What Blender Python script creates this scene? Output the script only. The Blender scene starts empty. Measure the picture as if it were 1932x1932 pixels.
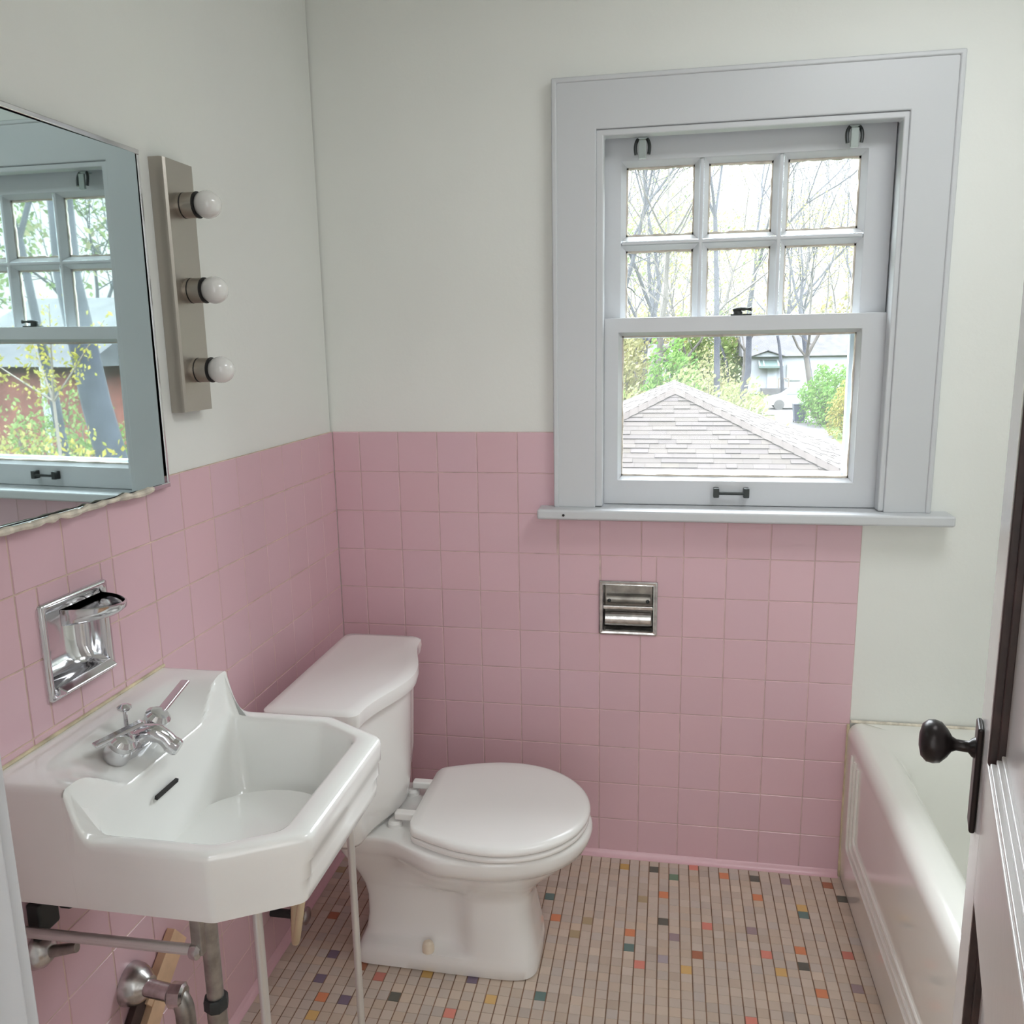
import bpy, bmesh, math, random
from math import sin, cos, pi, radians, sqrt
from mathutils import Vector, Matrix

random.seed(7)
S = bpy.context.scene
COL = S.collection

# ------------------------------------------------------------------ materials
def mat(name, col, rough=0.5, metal=0.0, spec=0.5, bump=0.0, bscale=60, var=0.0, vscale=8, coat=0.0, sub=None, transl=0.0):
    m = bpy.data.materials.new(name); m.use_nodes = True
    nt = m.node_tree; b = nt.nodes['Principled BSDF']
    b.inputs['Base Color'].default_value = (*col, 1)
    b.inputs['Roughness'].default_value = rough
    b.inputs['Metallic'].default_value = metal
    b.inputs['Specular IOR Level'].default_value = spec
    b.inputs['Coat Weight'].default_value = coat
    b.inputs['Coat Roughness'].default_value = 0.08
    tc = nt.nodes.new('ShaderNodeTexCoord')
    if bump:
        n = nt.nodes.new('ShaderNodeTexNoise'); n.inputs['Scale'].default_value = bscale; n.inputs['Detail'].default_value = 3
        nt.links.new(tc.outputs['Object'], n.inputs['Vector'])
        bp = nt.nodes.new('ShaderNodeBump'); bp.inputs['Strength'].default_value = bump; bp.inputs['Distance'].default_value = 0.004
        nt.links.new(n.outputs['Fac'], bp.inputs['Height']); nt.links.new(bp.outputs['Normal'], b.inputs['Normal'])
    if var:
        n = nt.nodes.new('ShaderNodeTexNoise'); n.inputs['Scale'].default_value = vscale; n.inputs['Detail'].default_value = 5
        nt.links.new(tc.outputs['Object'], n.inputs['Vector'])
        r = nt.nodes.new('ShaderNodeValToRGB')
        r.color_ramp.elements[0].position = 0.3; r.color_ramp.elements[1].position = 0.7
        lo = tuple(max(0, c * (1 - var)) for c in col); hi = tuple(min(1, c * (1 + var)) for c in col)
        r.color_ramp.elements[0].color = (*lo, 1); r.color_ramp.elements[1].color = (*hi, 1)
        nt.links.new(n.outputs['Fac'], r.inputs['Fac']); nt.links.new(r.outputs['Color'], b.inputs['Base Color'])
    return m

def attr_mat(name, rough, attr='tint', bump=0.0, spec=0.5):
    m = mat(name, (1, 1, 1), rough, bump=bump, spec=spec)
    nt = m.node_tree; a = nt.nodes.new('ShaderNodeAttribute'); a.attribute_name = attr
    nt.links.new(a.outputs['Color'], nt.nodes['Principled BSDF'].inputs['Base Color'])
    return m

def glass_mat(name, tint=(1, 1, 1), dirt=0.0):
    m = bpy.data.materials.new(name); m.use_nodes = True
    nt = m.node_tree; nt.nodes.remove(nt.nodes['Principled BSDF'])
    out = nt.nodes['Material Output']
    t = nt.nodes.new('ShaderNodeBsdfTransparent'); t.inputs[0].default_value = (*tint, 1)
    g = nt.nodes.new('ShaderNodeBsdfGlossy'); g.inputs['Roughness'].default_value = 0.02
    f = nt.nodes.new('ShaderNodeFresnel'); f.inputs['IOR'].default_value = 1.15
    mx = nt.nodes.new('ShaderNodeMixShader')
    nt.links.new(f.outputs[0], mx.inputs[0]); nt.links.new(t.outputs[0], mx.inputs[1]); nt.links.new(g.outputs[0], mx.inputs[2])
    last = mx
    if dirt:
        d = nt.nodes.new('ShaderNodeBsdfDiffuse'); d.inputs[0].default_value = (.8, .82, .8, 1)
        tr = nt.nodes.new('ShaderNodeBsdfTranslucent'); tr.inputs[0].default_value = (.85, .88, .85, 1)
        m1 = nt.nodes.new('ShaderNodeMixShader'); m1.inputs[0].default_value = .5
        nt.links.new(d.outputs[0], m1.inputs[1]); nt.links.new(tr.outputs[0], m1.inputs[2])
        m2 = nt.nodes.new('ShaderNodeMixShader'); m2.inputs[0].default_value = dirt
        nt.links.new(mx.outputs[0], m2.inputs[1]); nt.links.new(m1.outputs[0], m2.inputs[2]); last = m2
    nt.links.new(last.outputs[0], out.inputs[0])
    return m

def leaf_mat(name, c1, c2):
    m = mat(name, c1, 0.7, spec=.12)
    nt = m.node_tree; b = nt.nodes['Principled BSDF']
    g = nt.nodes.new('ShaderNodeNewGeometry'); r = nt.nodes.new('ShaderNodeValToRGB')
    r.color_ramp.elements[0].color = (*c1, 1); r.color_ramp.elements[1].color = (*c2, 1)
    nt.links.new(g.outputs['Random Per Island'], r.inputs['Fac']); nt.links.new(r.outputs['Color'], b.inputs['Base Color'])
    tr = nt.nodes.new('ShaderNodeBsdfTranslucent'); nt.links.new(r.outputs['Color'], tr.inputs[0])
    mx = nt.nodes.new('ShaderNodeMixShader'); mx.inputs[0].default_value = 0.4
    nt.links.new(b.outputs[0], mx.inputs[1]); nt.links.new(tr.outputs[0], mx.inputs[2])
    nt.links.new(mx.outputs[0], nt.nodes['Material Output'].inputs[0])
    return m

M = {}
M['paint'] = mat('wall_paint', (.80, .81, .775), .55, bump=.10, bscale=90, var=.015, vscale=3)
M['ceiling'] = mat('ceiling_paint', (.78, .785, .75), .7, bump=.1, bscale=60)
M['trim'] = mat('trim_paint', (.60, .615, .635), .35, bump=.06, bscale=45)
M['sash'] = mat('sash_paint', (.62, .635, .66), .35, bump=.08, bscale=50)
M['putty'] = mat('old_putty', (.66, .60, .52), .8, bump=.4, bscale=140, var=.2, vscale=40)
M['alu'] = mat('storm_aluminium', (.62, .68, .74), .45, metal=.2)
M['tile'] = attr_mat('pink_tile', .27, spec=.45, bump=.03)
M['grout'] = mat('tile_grout', (.60, .44, .42), .85, var=.18, vscale=25)
M['grout2'] = mat('cream_tile_grout', (.62, .47, .38), .85, var=.18, vscale=25)
M['cove'] = mat('pink_cove_tile', (.72, .47, .52), .3)
M['mosaic'] = attr_mat('mosaic_tile', .42, spec=.4, bump=.08)
M['fgrout'] = mat('floor_grout', (.24, .15, .10), .9, var=.35, vscale=12)
M['porc'] = mat('white_porcelain', (.83, .825, .805), .12, coat=.5)
M['sinkp'] = mat('sink_porcelain', (.82, .825, .80), .12, coat=.5, var=.02, vscale=6)
M['plastic'] = mat('white_seat_plastic', (.84, .83, .81), .22)
M['enamel'] = mat('tub_enamel', (.84, .84, .79), .13, coat=.6)
M['chrome'] = mat('chrome', (.72, .72, .74), .10, metal=1)
M['chrome_old'] = mat('worn_chrome', (.58, .57, .56), .26, metal=1, var=.25, vscale=60, bump=.1)
M['nickel'] = mat('brushed_nickel', (.47, .435, .39), .36, metal=1, bump=.05, bscale=200)
M['leg'] = mat('leg_chrome', (.66, .66, .64), .34, metal=.75)
M['bulb'] = mat('opal_bulb_glass', (.78, .77, .75), .12, coat=.5)
M['black'] = mat('black_ring', (.012, .012, .012), .5)
M['dark'] = mat('dark_gap', (.02, .018, .018), .7)
M['mirror'] = mat('silvered_mirror', (.57, .67, .665), .015, metal=1, bump=0)
M['bronze'] = mat('dark_bronze', (.022, .017, .017), .32, metal=.5)
M['iron'] = mat('dark_iron', (.05, .055, .055), .45, metal=.6)
M['clear'] = mat('clear_plastic', (.42, .47, .46), .12, metal=.35)
M['door'] = mat('door_gloss_paint', (.70, .675, .665), .22, coat=.3, bump=.04)
M['wood_shade'] = mat('dark_wood_and_shade', (.035, .018, .016), .45, var=.4, vscale=30)
M['caulk'] = mat('yellowed_caulk', (.60, .52, .35), .6, var=.25, vscale=30)
M['wcaulk'] = mat('old_white_caulk', (.68, .62, .52), .7, var=.3, vscale=45, bump=.6, bscale=80)
M['wood'] = mat('bare_pine', (.74, .50, .32), .7, var=.18, vscale=14)
M['galv'] = mat('galvanised_pipe', (.36, .34, .31), .42, metal=.8, var=.3, vscale=35)
M['cream'] = mat('cream_supply_tube', (.68, .55, .36), .45)
M['boltcap'] = mat('cream_bolt_cap', (.80, .70, .56), .35)
M['hallwall'] = mat('hall_paint', (.72, .71, .69), .6)
M['hallfloor'] = mat('hall_wood_floor', (.22, .12, .06), .35, var=.3, vscale=5)
M['glass'] = glass_mat('window_glass', (.97, .99, .98), dirt=.04)
M['glass2'] = glass_mat('lower_window_glass', (.98, .99, .99), dirt=.028)
# outdoors
M['bark'] = mat('grey_bark', (0.0285, 0.0301, 0.0381), .9, spec=.12, var=.3, vscale=2, bump=.3, bscale=8)
M['bark2'] = mat('brown_bark', (0.0542, 0.0495, 0.0471), .9, spec=.12, var=.3, vscale=2, bump=.3, bscale=8)
M['shingle'] = attr_mat('roof_shingle', .95, spec=.1)
M['siding'] = mat('white_siding', (0.1602, 0.1696, 0.1885), .7, spec=.12)
M['brick'] = mat('red_brick', (0.0942, 0.033, 0.0259), .85, spec=.12, var=.25, vscale=3)
M['awning'] = mat('grey_green_awning', (0.0424, 0.0636, 0.0613), .5)
M['awnlight'] = mat('pale_awning_stripe', (0.1225, 0.1414, 0.1414), .5)
M['roofgrey'] = mat('grey_house_roof', (0.0438, 0.0433, 0.0467), .9, spec=.12, var=.15, vscale=2)
M['concrete'] = mat('driveway_concrete', (0.0518, 0.0505, 0.0531), .85, spec=.12, var=.15, vscale=1)
M['lawn'] = mat('lawn_grass', (0.0401, 0.0613, 0.0165), .9, spec=.12, var=.3, vscale=1.5)
M['carwhite'] = mat('white_car_paint', (0.1802, 0.1802, 0.1802), .25, coat=.6)
M['carglass'] = mat('dark_car_glass', (.10, .12, .14), .1)
M['tyre'] = mat('black_tyre', (.03, .03, .03), .8)
M['tail'] = mat('red_tail_lamp', (.5, .06, .05), .3)
M['bin'] = mat('dark_blue_bin', (0.0141, 0.0179, 0.0353), .5)
M['house_window'] = mat('house_window_glass', (.22, .24, .28), .15)
M['railwood'] = mat('tan_rail_wood', (0.0942, 0.0754, 0.0613), .8)
M['pole'] = mat('porch_post_white', (0.1508, 0.1649, 0.1649), .6)
L1 = leaf_mat('spring_green_leaves', (0.0515, 0.0862, 0.0205), (0.1104, 0.1376, 0.0484))
L2 = leaf_mat('yellow_green_leaves', (0.1029, 0.106, 0.0291), (0.1606, 0.1383, 0.0453))
L3 = leaf_mat('fresh_green_leaves', (0.0384, 0.0961, 0.0192), (0.0837, 0.1383, 0.0384))
L4 = leaf_mat('pale_bud_leaves', (0.0961, 0.0998, 0.0484), (0.1476, 0.1383, 0.0707))
L5 = leaf_mat('forsythia_leaves', (0.1135, 0.1135, 0.0211), (0.191, 0.155, 0.0298))
L6 = leaf_mat('twig_olive_leaves', (0.0732, 0.0918, 0.0403), (0.1246, 0.1246, 0.0626))

# ------------------------------------------------------------------ helpers
def new(): return bmesh.new()
def obj(name, bm, m, parent=None, smooth=30, bevel=0.0, bseg=2):
    me = bpy.data.meshes.new(name); bm.normal_update(); bm.to_mesh(me); bm.free()
    for x in (m if isinstance(m, (list, tuple)) else [m]): me.materials.append(x)
    o = bpy.data.objects.new(name, me); COL.objects.link(o)
    if smooth:
        for p in me.polygons: p.use_smooth = True
        if smooth < 180: me.set_sharp_from_angle(angle=radians(smooth))
    if bevel:
        b = o.modifiers.new('b', 'BEVEL'); b.width = bevel; b.segments = bseg; b.limit_method = 'ANGLE'; b.angle_limit = radians(40)
        b.harden_normals = True
    if parent is not None:
        o.parent = parent
        loc = parent['base'] if 'base' in parent.keys() else (0, 0, 0)
        o.matrix_parent_inverse = Matrix.Identity(4)
        o.location = (-loc[0], -loc[1], -loc[2])
        # sub-parts hang from meshes whose own frame is already shifted
        if parent.type == 'MESH': o.location = (0, 0, 0)
    return o
def tag(o, label=None, cat=None, group=None, kind=None):
    if label: o['label'] = label
    if cat: o['category'] = cat
    if group: o['group'] = group
    if kind: o['kind'] = kind
    return o
def thing(name, label, cat, base=(0, 0, 0), group=None, kind=None):
    o = bpy.data.objects.new(name, None); COL.objects.link(o)
    o.empty_display_size = .05
    o.location = base; o['base'] = [float(v) for v in base]
    return tag(o, label, cat, group, kind)
def struct(name, bm, m, label=None, cat=None, parent=None, **k):
    o = obj(name, bm, m, parent, **k)
    if parent is None: o['kind'] = 'structure'
    if label: o['label'] = label
    if cat: o['category'] = cat
    return o
def box(bm, x0, x1, y0, y1, z0, z1, mi=0):
    v = [bm.verts.new((x, y, z)) for z in (z0, z1) for y in (y0, y1) for x in (x0, x1)]
    for f in ((0, 2, 3, 1), (4, 5, 7, 6), (0, 1, 5, 4), (2, 6, 7, 3), (0, 4, 6, 2), (1, 3, 7, 5)):
        bm.faces.new([v[i] for i in f]).material_index = mi
    return v
def obox(bm, c, ax, ay, az, hx, hy, hz):
    c = Vector(c); v = []
    for sz in (-1, 1):
        for sy in (-1, 1):
            for sx in (-1, 1):
                v.append(bm.verts.new(c + ax * hx * sx + ay * hy * sy + az * hz * sz))
    for f in ((0, 2, 3, 1), (4, 5, 7, 6), (0, 1, 5, 4), (2, 6, 7, 3), (0, 4, 6, 2), (1, 3, 7, 5)): bm.faces.new([v[i] for i in f])
    return v
def loft(bm, rings, cap0=True, cap1=True, closed=True):
    R = [[bm.verts.new(p) for p in r] for r in rings]
    n = len(R[0])
    for a, b in zip(R[:-1], R[1:]):
        for i in range(n if closed else n - 1):
            j = (i + 1) % n
            try: bm.faces.new((a[i], a[j], b[j], b[i]))
            except ValueError: pass
    if cap0: bm.faces.new(list(reversed(R[0])))
    if cap1: bm.faces.new(R[-1])
    bmesh.ops.recalc_face_normals(bm, faces=bm.faces[:])
    return R
def frame_of(d):
    d = Vector(d).normalized()
    a = Vector((0, 0, 1)) if abs(d.z) < .9 else Vector((1, 0, 0))
    u = d.cross(a).normalized(); return d, u, d.cross(u).normalized()
def lathe(bm, o, axis, prof, seg=28):
    d, u, w = frame_of(axis); o = Vector(o)
    rings = [[o + d * h + (u * cos(2 * pi * k / seg) + w * sin(2 * pi * k / seg)) * max(r, 1e-4) for k in range(seg)] for r, h in prof]
    R = [[bm.verts.new(p) for p in r] for r in rings]
    for a, b in zip(R[:-1], R[1:]):
        for i in range(seg): bm.faces.new((a[i], a[(i + 1) % seg], b[(i + 1) % seg], b[i]))
    bm.faces.new(list(reversed(R[0]))); bm.faces.new(R[-1])
    bmesh.ops.recalc_face_normals(bm, faces=bm.faces[:])
def tube(bm, pts, r, seg=12, caps=True):
    pts = [Vector(p) for p in pts]; rr = r if isinstance(r, (list, tuple)) else [r] * len(pts)
    rings = []; pu = None
    for i, p in enumerate(pts):
        d = (pts[min(i + 1, len(pts) - 1)] - pts[max(i - 1, 0)]).normalized()
        if pu is None: _, u, w = frame_of(d)
        else:
            u = (pu - d * pu.dot(d)).normalized(); w = d.cross(u)
        pu = u
        rings.append([p + (u * cos(2 * pi * k / seg) + w * sin(2 * pi * k / seg)) * rr[i] for k in range(seg)])
    R = [[bm.verts.new(p) for p in r_] for r_ in rings]
    for a, b in zip(R[:-1], R[1:]):
        for i in range(seg): bm.faces.new((a[i], a[(i + 1) % seg], b[(i + 1) % seg], b[i]))
    if caps: bm.faces.new(list(reversed(R[0]))); bm.faces.new(R[-1])
def bez(pts, n=14):
    pts = [Vector(p) for p in pts]; out = []
    for i in range(n + 1):
        q = list(pts); t = i / n
        while len(q) > 1: q = [a.lerp(b, t) for a, b in zip(q[:-1], q[1:])]
        out.append(q[0])
    return out
def ball(bm, c, r, seg=20, sc=(1, 1, 1)):
    bmesh.ops.create_uvsphere(bm, u_segments=seg, v_segments=seg // 2, radius=1, matrix=Matrix.Translation(c) @ Matrix.Diagonal((r * sc[0], r * sc[1], r * sc[2], 1)))
def rects_minus(rects, hole):
    hx0, hx1, hy0, hy1 = hole; out = []
    for (x0, x1, y0, y1) in rects:
        if hx1 <= x0 or hx0 >= x1 or hy1 <= y0 or hy0 >= y1: out.append((x0, x1, y0, y1)); continue
        if hx0 > x0: out.append((x0, hx0, y0, y1))
        if hx1 < x1: out.append((hx1, x1, y0, y1))
        a, b = max(x0, hx0), min(x1, hx1)
        if hy0 > y0: out.append((a, b, y0, hy0))
        if hy1 < y1: out.append((a, b, hy1, y1))
    return out
def sm(t):
    t = max(0, min(1, t)); return t * t * (3 - 2 * t)
def face_attr(o, cols, name='tint'):
    me = o.data; a = me.color_attributes.new(name, 'FLOAT_COLOR', 'CORNER')
    i = 0
    for p, c in zip(me.polygons, cols):
        for _ in range(p.loop_total): a.data[i].color = (*c, 1); i += 1

# ------------------------------------------------------------------ key sizes (metres; tile face of left wall X=0, of back wall Y=0)
H = 1.191; T = .108
CEIL = 2.40; YF = -1.70; XR = 2.13
SOAP = (-1.134, -.992, .909, 1.05)     # hole in the left wall: y, z
CAB = (-1.222, -.803, 1.182, 1.738)
PAP = (.726, .870, .657, .795)         # hole in the back wall: x, z

def wall_boxes(bm, rects, plane, a, b):
    for (u0, u1, w0, w1) in rects:
        if plane == 'x': box(bm, a, b, u0, u1, w0, w1)
        else: box(bm, u0, u1, a, b, w0, w1)

# left wall
bm = new()
r = [(YF, .0, 0, CEIL)]
for h in (SOAP, CAB): r = rects_minus(r, h)
wall_boxes(bm, r, 'x', -.12, -.006)
struct('wall_left', bm, M['paint'], 'white painted left wall above pink tile', 'wall', smooth=0)
# back wall with window opening and niche
bm = new()
r = [(-.12, XR + .12, 0, CEIL)]
for h in ((.715, 1.412, .985, 1.915), PAP): r = rects_minus(r, h)
wall_boxes(bm, r, 'y', .006, .15)
struct('wall_back', bm, M['paint'], 'white painted back wall around the window', 'wall', smooth=0)
bm = new(); box(bm, XR, XR + .12, YF, .0, 0, CEIL)
struct('wall_right', bm, M['paint'], 'white wall behind the bathtub', 'wall', smooth=0)
# doorway wall
DX0, DX1, DH = .432, 1.145, 2.04
bm = new()
wall_boxes(bm, rects_minus([(-.12, XR + .12, 0, CEIL)], (DX0 - .02, DX1 + .02, -.1, DH + .02)), 'y', YF - .12, YF)
struct('wall_front', bm, M['paint'], 'white wall with the doorway', 'wall', smooth=0)
bm = new(); box(bm, -.12, XR + .12, YF - .12, .15, CEIL, CEIL + .1)
struct('ceiling', bm, M['ceiling'], 'off white ceiling', 'ceiling', smooth=0)

# ---- wall tiles
def tile_panel(name, plane, us, H0, holes, region, parent, cutw=None):
    verts, faces, cols = [], [], []
    ws = [H0 - j * T for j in range(12)]; ws[-1] = 0.0
    for i in range(len(us) - 1):
        for j in range(11):
            rects = [(us[i], us[i + 1], ws[j + 1], ws[j])]
            for h in holes: rects = rects_minus(rects, h)
            for (u0, u1, w0, w1) in rects:
                if u1 - u0 < .006 or w1 - w0 < .006: continue
                g = .0007; e = .0014
                t1, t2 = random.gauss(0, .0016), random.gauss(0, .0016)
                uc, wc = (u0 + u1) / 2, (w0 + w1) / 2
                base = len(verts)
                for (du, d) in ((g, .0017), (g + e, 0)):
                    for (u, w) in ((u0 + du, w0 + du), (u1 - du, w0 + du), (u1 - du, w1 - du), (u0 + du, w1 - du)):
                        off = d + (u - uc) * t1 + (w - wc) * t2
                        verts.append((-off, u, w) if plane == 'x' else (u, off, w))
                order = [(4, 5, 6, 7)] + [(k, (k + 1) % 4, 4 + (k + 1) % 4, 4 + k) for k in range(4)]
                for f in order: faces.append([base + q for q in f])
                v = random.gauss(1, .012); h = random.gauss(0, .004)
                c = (min(1, .70 * v + h), .470 * v, .520 * v - h * .5)
                cols += [c] * 5
    me = bpy.data.meshes.new(name); me.from_pydata(verts, [], faces)
    bm = new(); bm.from_mesh(me); bmesh.ops.recalc_face_normals(bm, faces=bm.faces[:])
    # make every tile face look into the room
    n = Vector((1, 0, 0)) if plane == 'x' else Vector((0, -1, 0))
    for f in bm.faces:
        if f.normal.dot(n) < 0: f.normal_flip()
    o = obj(name, bm, M['tile'], parent, smooth=0)
    face_attr(o, cols)
    # grout bed
    bm = new(); rr = [region]
    for h in holes: rr = rects_minus(rr, h)
    for (u0, u1, w0, w1) in rr:
        if plane == 'x': box(bm, -.0058, -.0012, u0, u1, w0, w1)
        else: box(bm, u0, u1, .0012, .0058, w0, w1)
    obj('grout_bed', bm, M['grout2' if plane == 'x' else 'grout'], o, smooth=0)
    return o
wl = thing('wall_left_tile', 'pink square tile wainscot on the left wall', 'tile', (0, 0, 0), kind='structure')
ys = [0.0] + [-.0966 - k * T for k in range(15)] + [YF]
ys = sorted(ys)
tile_panel('tile_field', 'x', ys, H, [SOAP], (YF, 0, 0, H), wl)
wb = thing('wall_back_tile', 'pink square tile wainscot below the window', 'tile', (0, 0, 0), kind='structure')
xs = [0.0] + [.0749 + k * T for k in range(13)]
tile_panel('tile_field', 'y', xs, H, [PAP, (.61, 3, .962, 3)], (0, 1.371, 0, H), wb)

# cove base
def cove(name, p0, p1, nrm, label):
    bm = new(); d = Vector(nrm)
    prof = [(0.0, .016), (.0025, .0145), (.004, .010), (.0065, .006), (.011, .003), (.015, .0015), (.0155, -.002), (0, -.002)]
    loft(bm, [[Vector(p) + d * a + Vector((0, 0, b)) for a, b in prof] for p in (p0, p1)])
    return struct(name, bm, M['cove'], label, 'baseboard', smooth=50)
cove('baseboard_back', (0.0, -.0002, 0), (1.362, -.0002, 0), (0, -1, 0), 'pink tile cove along the foot of the back wall')
cove('baseboard_left', (.0002, -.03, 0), (.0002, YF, 0), (1, 0, 0), 'pink tile cove along the foot of the left wall')

# ---- mosaic floor
ACC = {'orange': (0.691, 0.266, 0.136), 'pink': (0.714, 0.266, 0.207), 'dark': (0.13, 0.13, 0.107), 'green': (0.172, 0.266, 0.183), 'teal': (0.148, 0.231, 0.213), 'mauve': (0.349, 0.266, 0.278), 'purple': (0.207, 0.16, 0.219), 'yellow': (0.691, 0.455, 0.183), 'ochre': (0.526, 0.337, 0.113), 'brown': (0.419, 0.172, 0.101), 'tan': (0.431, 0.337, 0.207), 'lav': (0.419, 0.372, 0.396), 'red': (0.585, 0.219, 0.172)}
# columns and rows of the coloured tiles
MOS = {'ochre': [(30, 2), (14, 20)], 'dark': [(33, 2), (43, 2), (51, 4), (34, 10), (46, 14), (12, 23)], 'green': [(35, 3)], 'pink': [(37, 1), (38, 10), (43, 13), (32, 16), (41, 21), (17, 24)], 'orange': [(40, 2), (34, 6), (43, 5), (31, 12), (46, 12), (47, 17), (24, 11), (6, 24)], 'mauve': [(46, 2), (42, 10), (35, 12), (50, 16)], 'brown': [(50, 2), (37, 14), (8, 20)], 'yellow': [(47, 6), (36, 16), (44, 15), (20, 22), (6, 26)], 'teal': [(47, 7), (31, 14), (23, 8), (24, 21)], 'red': [(50, 12), (10, 21)], 'lav': [(34, 15)], 'tan': [(26, 13), (27, 11), (32, 7)], 'purple': [(5, 22), (18, 20), (8, 24), (5, 19)]}
acc = {k: n for n, ks in MOS.items() for k in ks}
PITCH = .0266; FX0 = .7315 - 28 * PITCH; FY0 = -.0105 + PITCH
rnd = random.Random(21); names = list(ACC)
verts, faces, cols = [], [], []
for i in range(0, 54):
    for j in range(0, 66):
        x0, x1 = FX0 + i * PITCH, FX0 + (i + 1) * PITCH; y1, y0 = FY0 - j * PITCH, FY0 - (j + 1) * PITCH
        x0, x1, y0, y1 = max(x0, .001), min(x1, 1.40), max(y0, YF - .12), min(y1, -.001)
        if x1 - x0 < .004 or y1 - y0 < .004: continue
        g = .0009; e = .0010; b = len(verts); dz = rnd.gauss(0, .0001)
        tx, ty = rnd.gauss(0, .004), rnd.gauss(0, .004)
        for (du, dv, z) in ((g, .0002, -.0016), (g + e, .0010, 0)):
            for (x, y) in ((x0 + du, y0 + dv), (x1 - du, y0 + dv), (x1 - du, y1 - dv), (x0 + du, y1 - dv)):
                verts.append((x, y, z + dz + (x - x0) * tx + (y - y0) * ty))
        for f in [(4, 5, 6, 7)] + [(k, (k + 1) % 4, 4 + (k + 1) % 4, 4 + k) for k in range(4)]: faces.append([b + q for q in f])
        if (i, j) in acc: c = ACC[acc[(i, j)]]
        else:
            v = rnd.gauss(1, .05); w = rnd.gauss(0, .012)
            c = (.575 * v + w, .485 * v, .405 * v - w)
            hidden = (j > 27) or (i < 22 and j < 18)
            if hidden and rnd.random() < .014: c = ACC[rnd.choice(names)]
        cols += [tuple(max(0, q) for q in c)] * 5
me = bpy.data.meshes.new('floor'); me.from_pydata(verts, [], faces); bm = new(); bm.from_mesh(me)
fl = struct('floor', bm, M['mosaic'], 'beige mosaic tile floor with scattered coloured tiles', 'floor', smooth=0)
face_attr(fl, cols)
bm = new(); box(bm, -.12, XR + .12, YF - .12, .15, -.1, -.0012)
obj('grout_bed', bm, M['fgrout'], fl, smooth=0)

# ------------------------------------------------------------------ window
def ring_frame(bm, o, i, yf, yb):
    # rectangular frame o / i = (x0, x1, z0, z1), mitred so that no joints show
    def q(r, y): return [bm.verts.new((x, y, z)) for x, z in ((r[0], r[2]), (r[1], r[2]), (r[1], r[3]), (r[0], r[3]))]
    A, B, C_, D = q(o, yf), q(i, yf), q(i, yb), q(o, yb)
    for P, Q in ((A, B), (B, C_), (C_, D), (D, A)):
        for k in range(4): bm.faces.new((P[k], P[(k + 1) % 4], Q[(k + 1) % 4], Q[k]))
    bmesh.ops.recalc_face_normals(bm, faces=bm.faces[:])
def u_frame(bm, xo0, xi0, xi1, xo1, z0, zi, zo, yf, yb):
    pts = ((xo0, z0), (xi0, z0), (xi0, zi), (xi1, zi), (xi1, z0), (xo1, z0), (xo1, zo), (xo0, zo))
    F_ = [bm.verts.new((x, yf, z)) for x, z in pts]; B_ = [bm.verts.new((x, yb, z)) for x, z in pts]
    for k in range(8): bm.faces.new((F_[k], F_[(k + 1) % 8], B_[(k + 1) % 8], B_[k]))
    for V_ in (F_, B_):
        bm.faces.new((V_[0], V_[1], V_[2], V_[7])); bm.faces.new((V_[2], V_[3], V_[6], V_[7])); bm.faces.new((V_[3], V_[4], V_[5], V_[6]))
    bmesh.ops.recalc_face_normals(bm, faces=bm.faces[:])
W = thing('window_1', 'white double hung window with six panes over one', 'window', (1.06, 0, 1.0), kind='structure')
bm = new()
u_frame(bm, .613, .713, 1.412, 1.512, .998, 1.912, 2.022, -.020, .006)
obj('casing', bm, M['trim'], W, bevel=.003)
bm = new()
u_frame(bm, .606, .619, 1.506, 1.519, .998, 2.018, 2.030, -.0245, .006)
obj('casing_backband', bm, M['trim'], W, bevel=.004)
bm = new()
box(bm, .700, .724, .006, .15, .99, 1.93); box(bm, 1.408, 1.43, .006, .15, .99, 1.93); box(bm, .7, 1.43, .006, .15, 1.910, 1.94)
obj('jamb', bm, M['trim'], W, bevel=.002)
bm = new()
u_frame(bm, .711, .731, 1.400, 1.414, 1.0, 1.897, 1.912, -.014, .026)
obj('stop_bead', bm, M['trim'], W, bevel=.004)
bm = new(); box(bm, .566, 1.566, -.060, .15, .972, .999)
obj('stool', bm, M['trim'], W, bevel=.007, bseg=3)
bm = new(); lathe(bm, (.635, -.0602, .985), (0, -1, 0), [(.003, 0), (.0035, .001), (0, .002)], 10)
obj('nail_hole', bm, M['dark'], W)

def wavy_strip(bm, a, b, n, w, dirv, y, rn, depth=.006):
    a, b = Vector(a), Vector(b); d = Vector(dirv); k = 14; top = []
    for i in range(k + 1):
        p = a.lerp(b, i / k); ww = w * (.7 + .5 * rn.random())
        top.append((p, p + d * ww))
    for (p, q), (p2, q2) in zip(top[:-1], top[1:]):
        vs = [bm.verts.new((v.x, y, v.z)) for v in (p, p2, q2, q)] ; bm.faces.new(vs)
        vs2 = [bm.verts.new((v.x, y + depth, v.z)) for v in (q, q2)]
        bm.faces.new((vs[3], vs[2], vs2[1], vs2[0]))
def putty(name, parent, panes, y, w, seed):
    rn = random.Random(seed); bm = new()
    for (x0, x1, z0, z1) in panes:
        wavy_strip(bm, (x0, 0, z0), (x1, 0, z0), 14, w, (0, 0, 1), y, rn)
        wavy_strip(bm, (x0, 0, z1), (x1, 0, z1), 14, w, (0, 0, -1), y, rn)
        wavy_strip(bm, (x0, 0, z0), (x0, 0, z1), 14, w * .8, (1, 0, 0), y, rn)
        wavy_strip(bm, (x1, 0, z0), (x1, 0, z1), 14, w * .8, (-1, 0, 0), y, rn)
    return obj(name, bm, M['putty'], parent, smooth=0)
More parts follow.
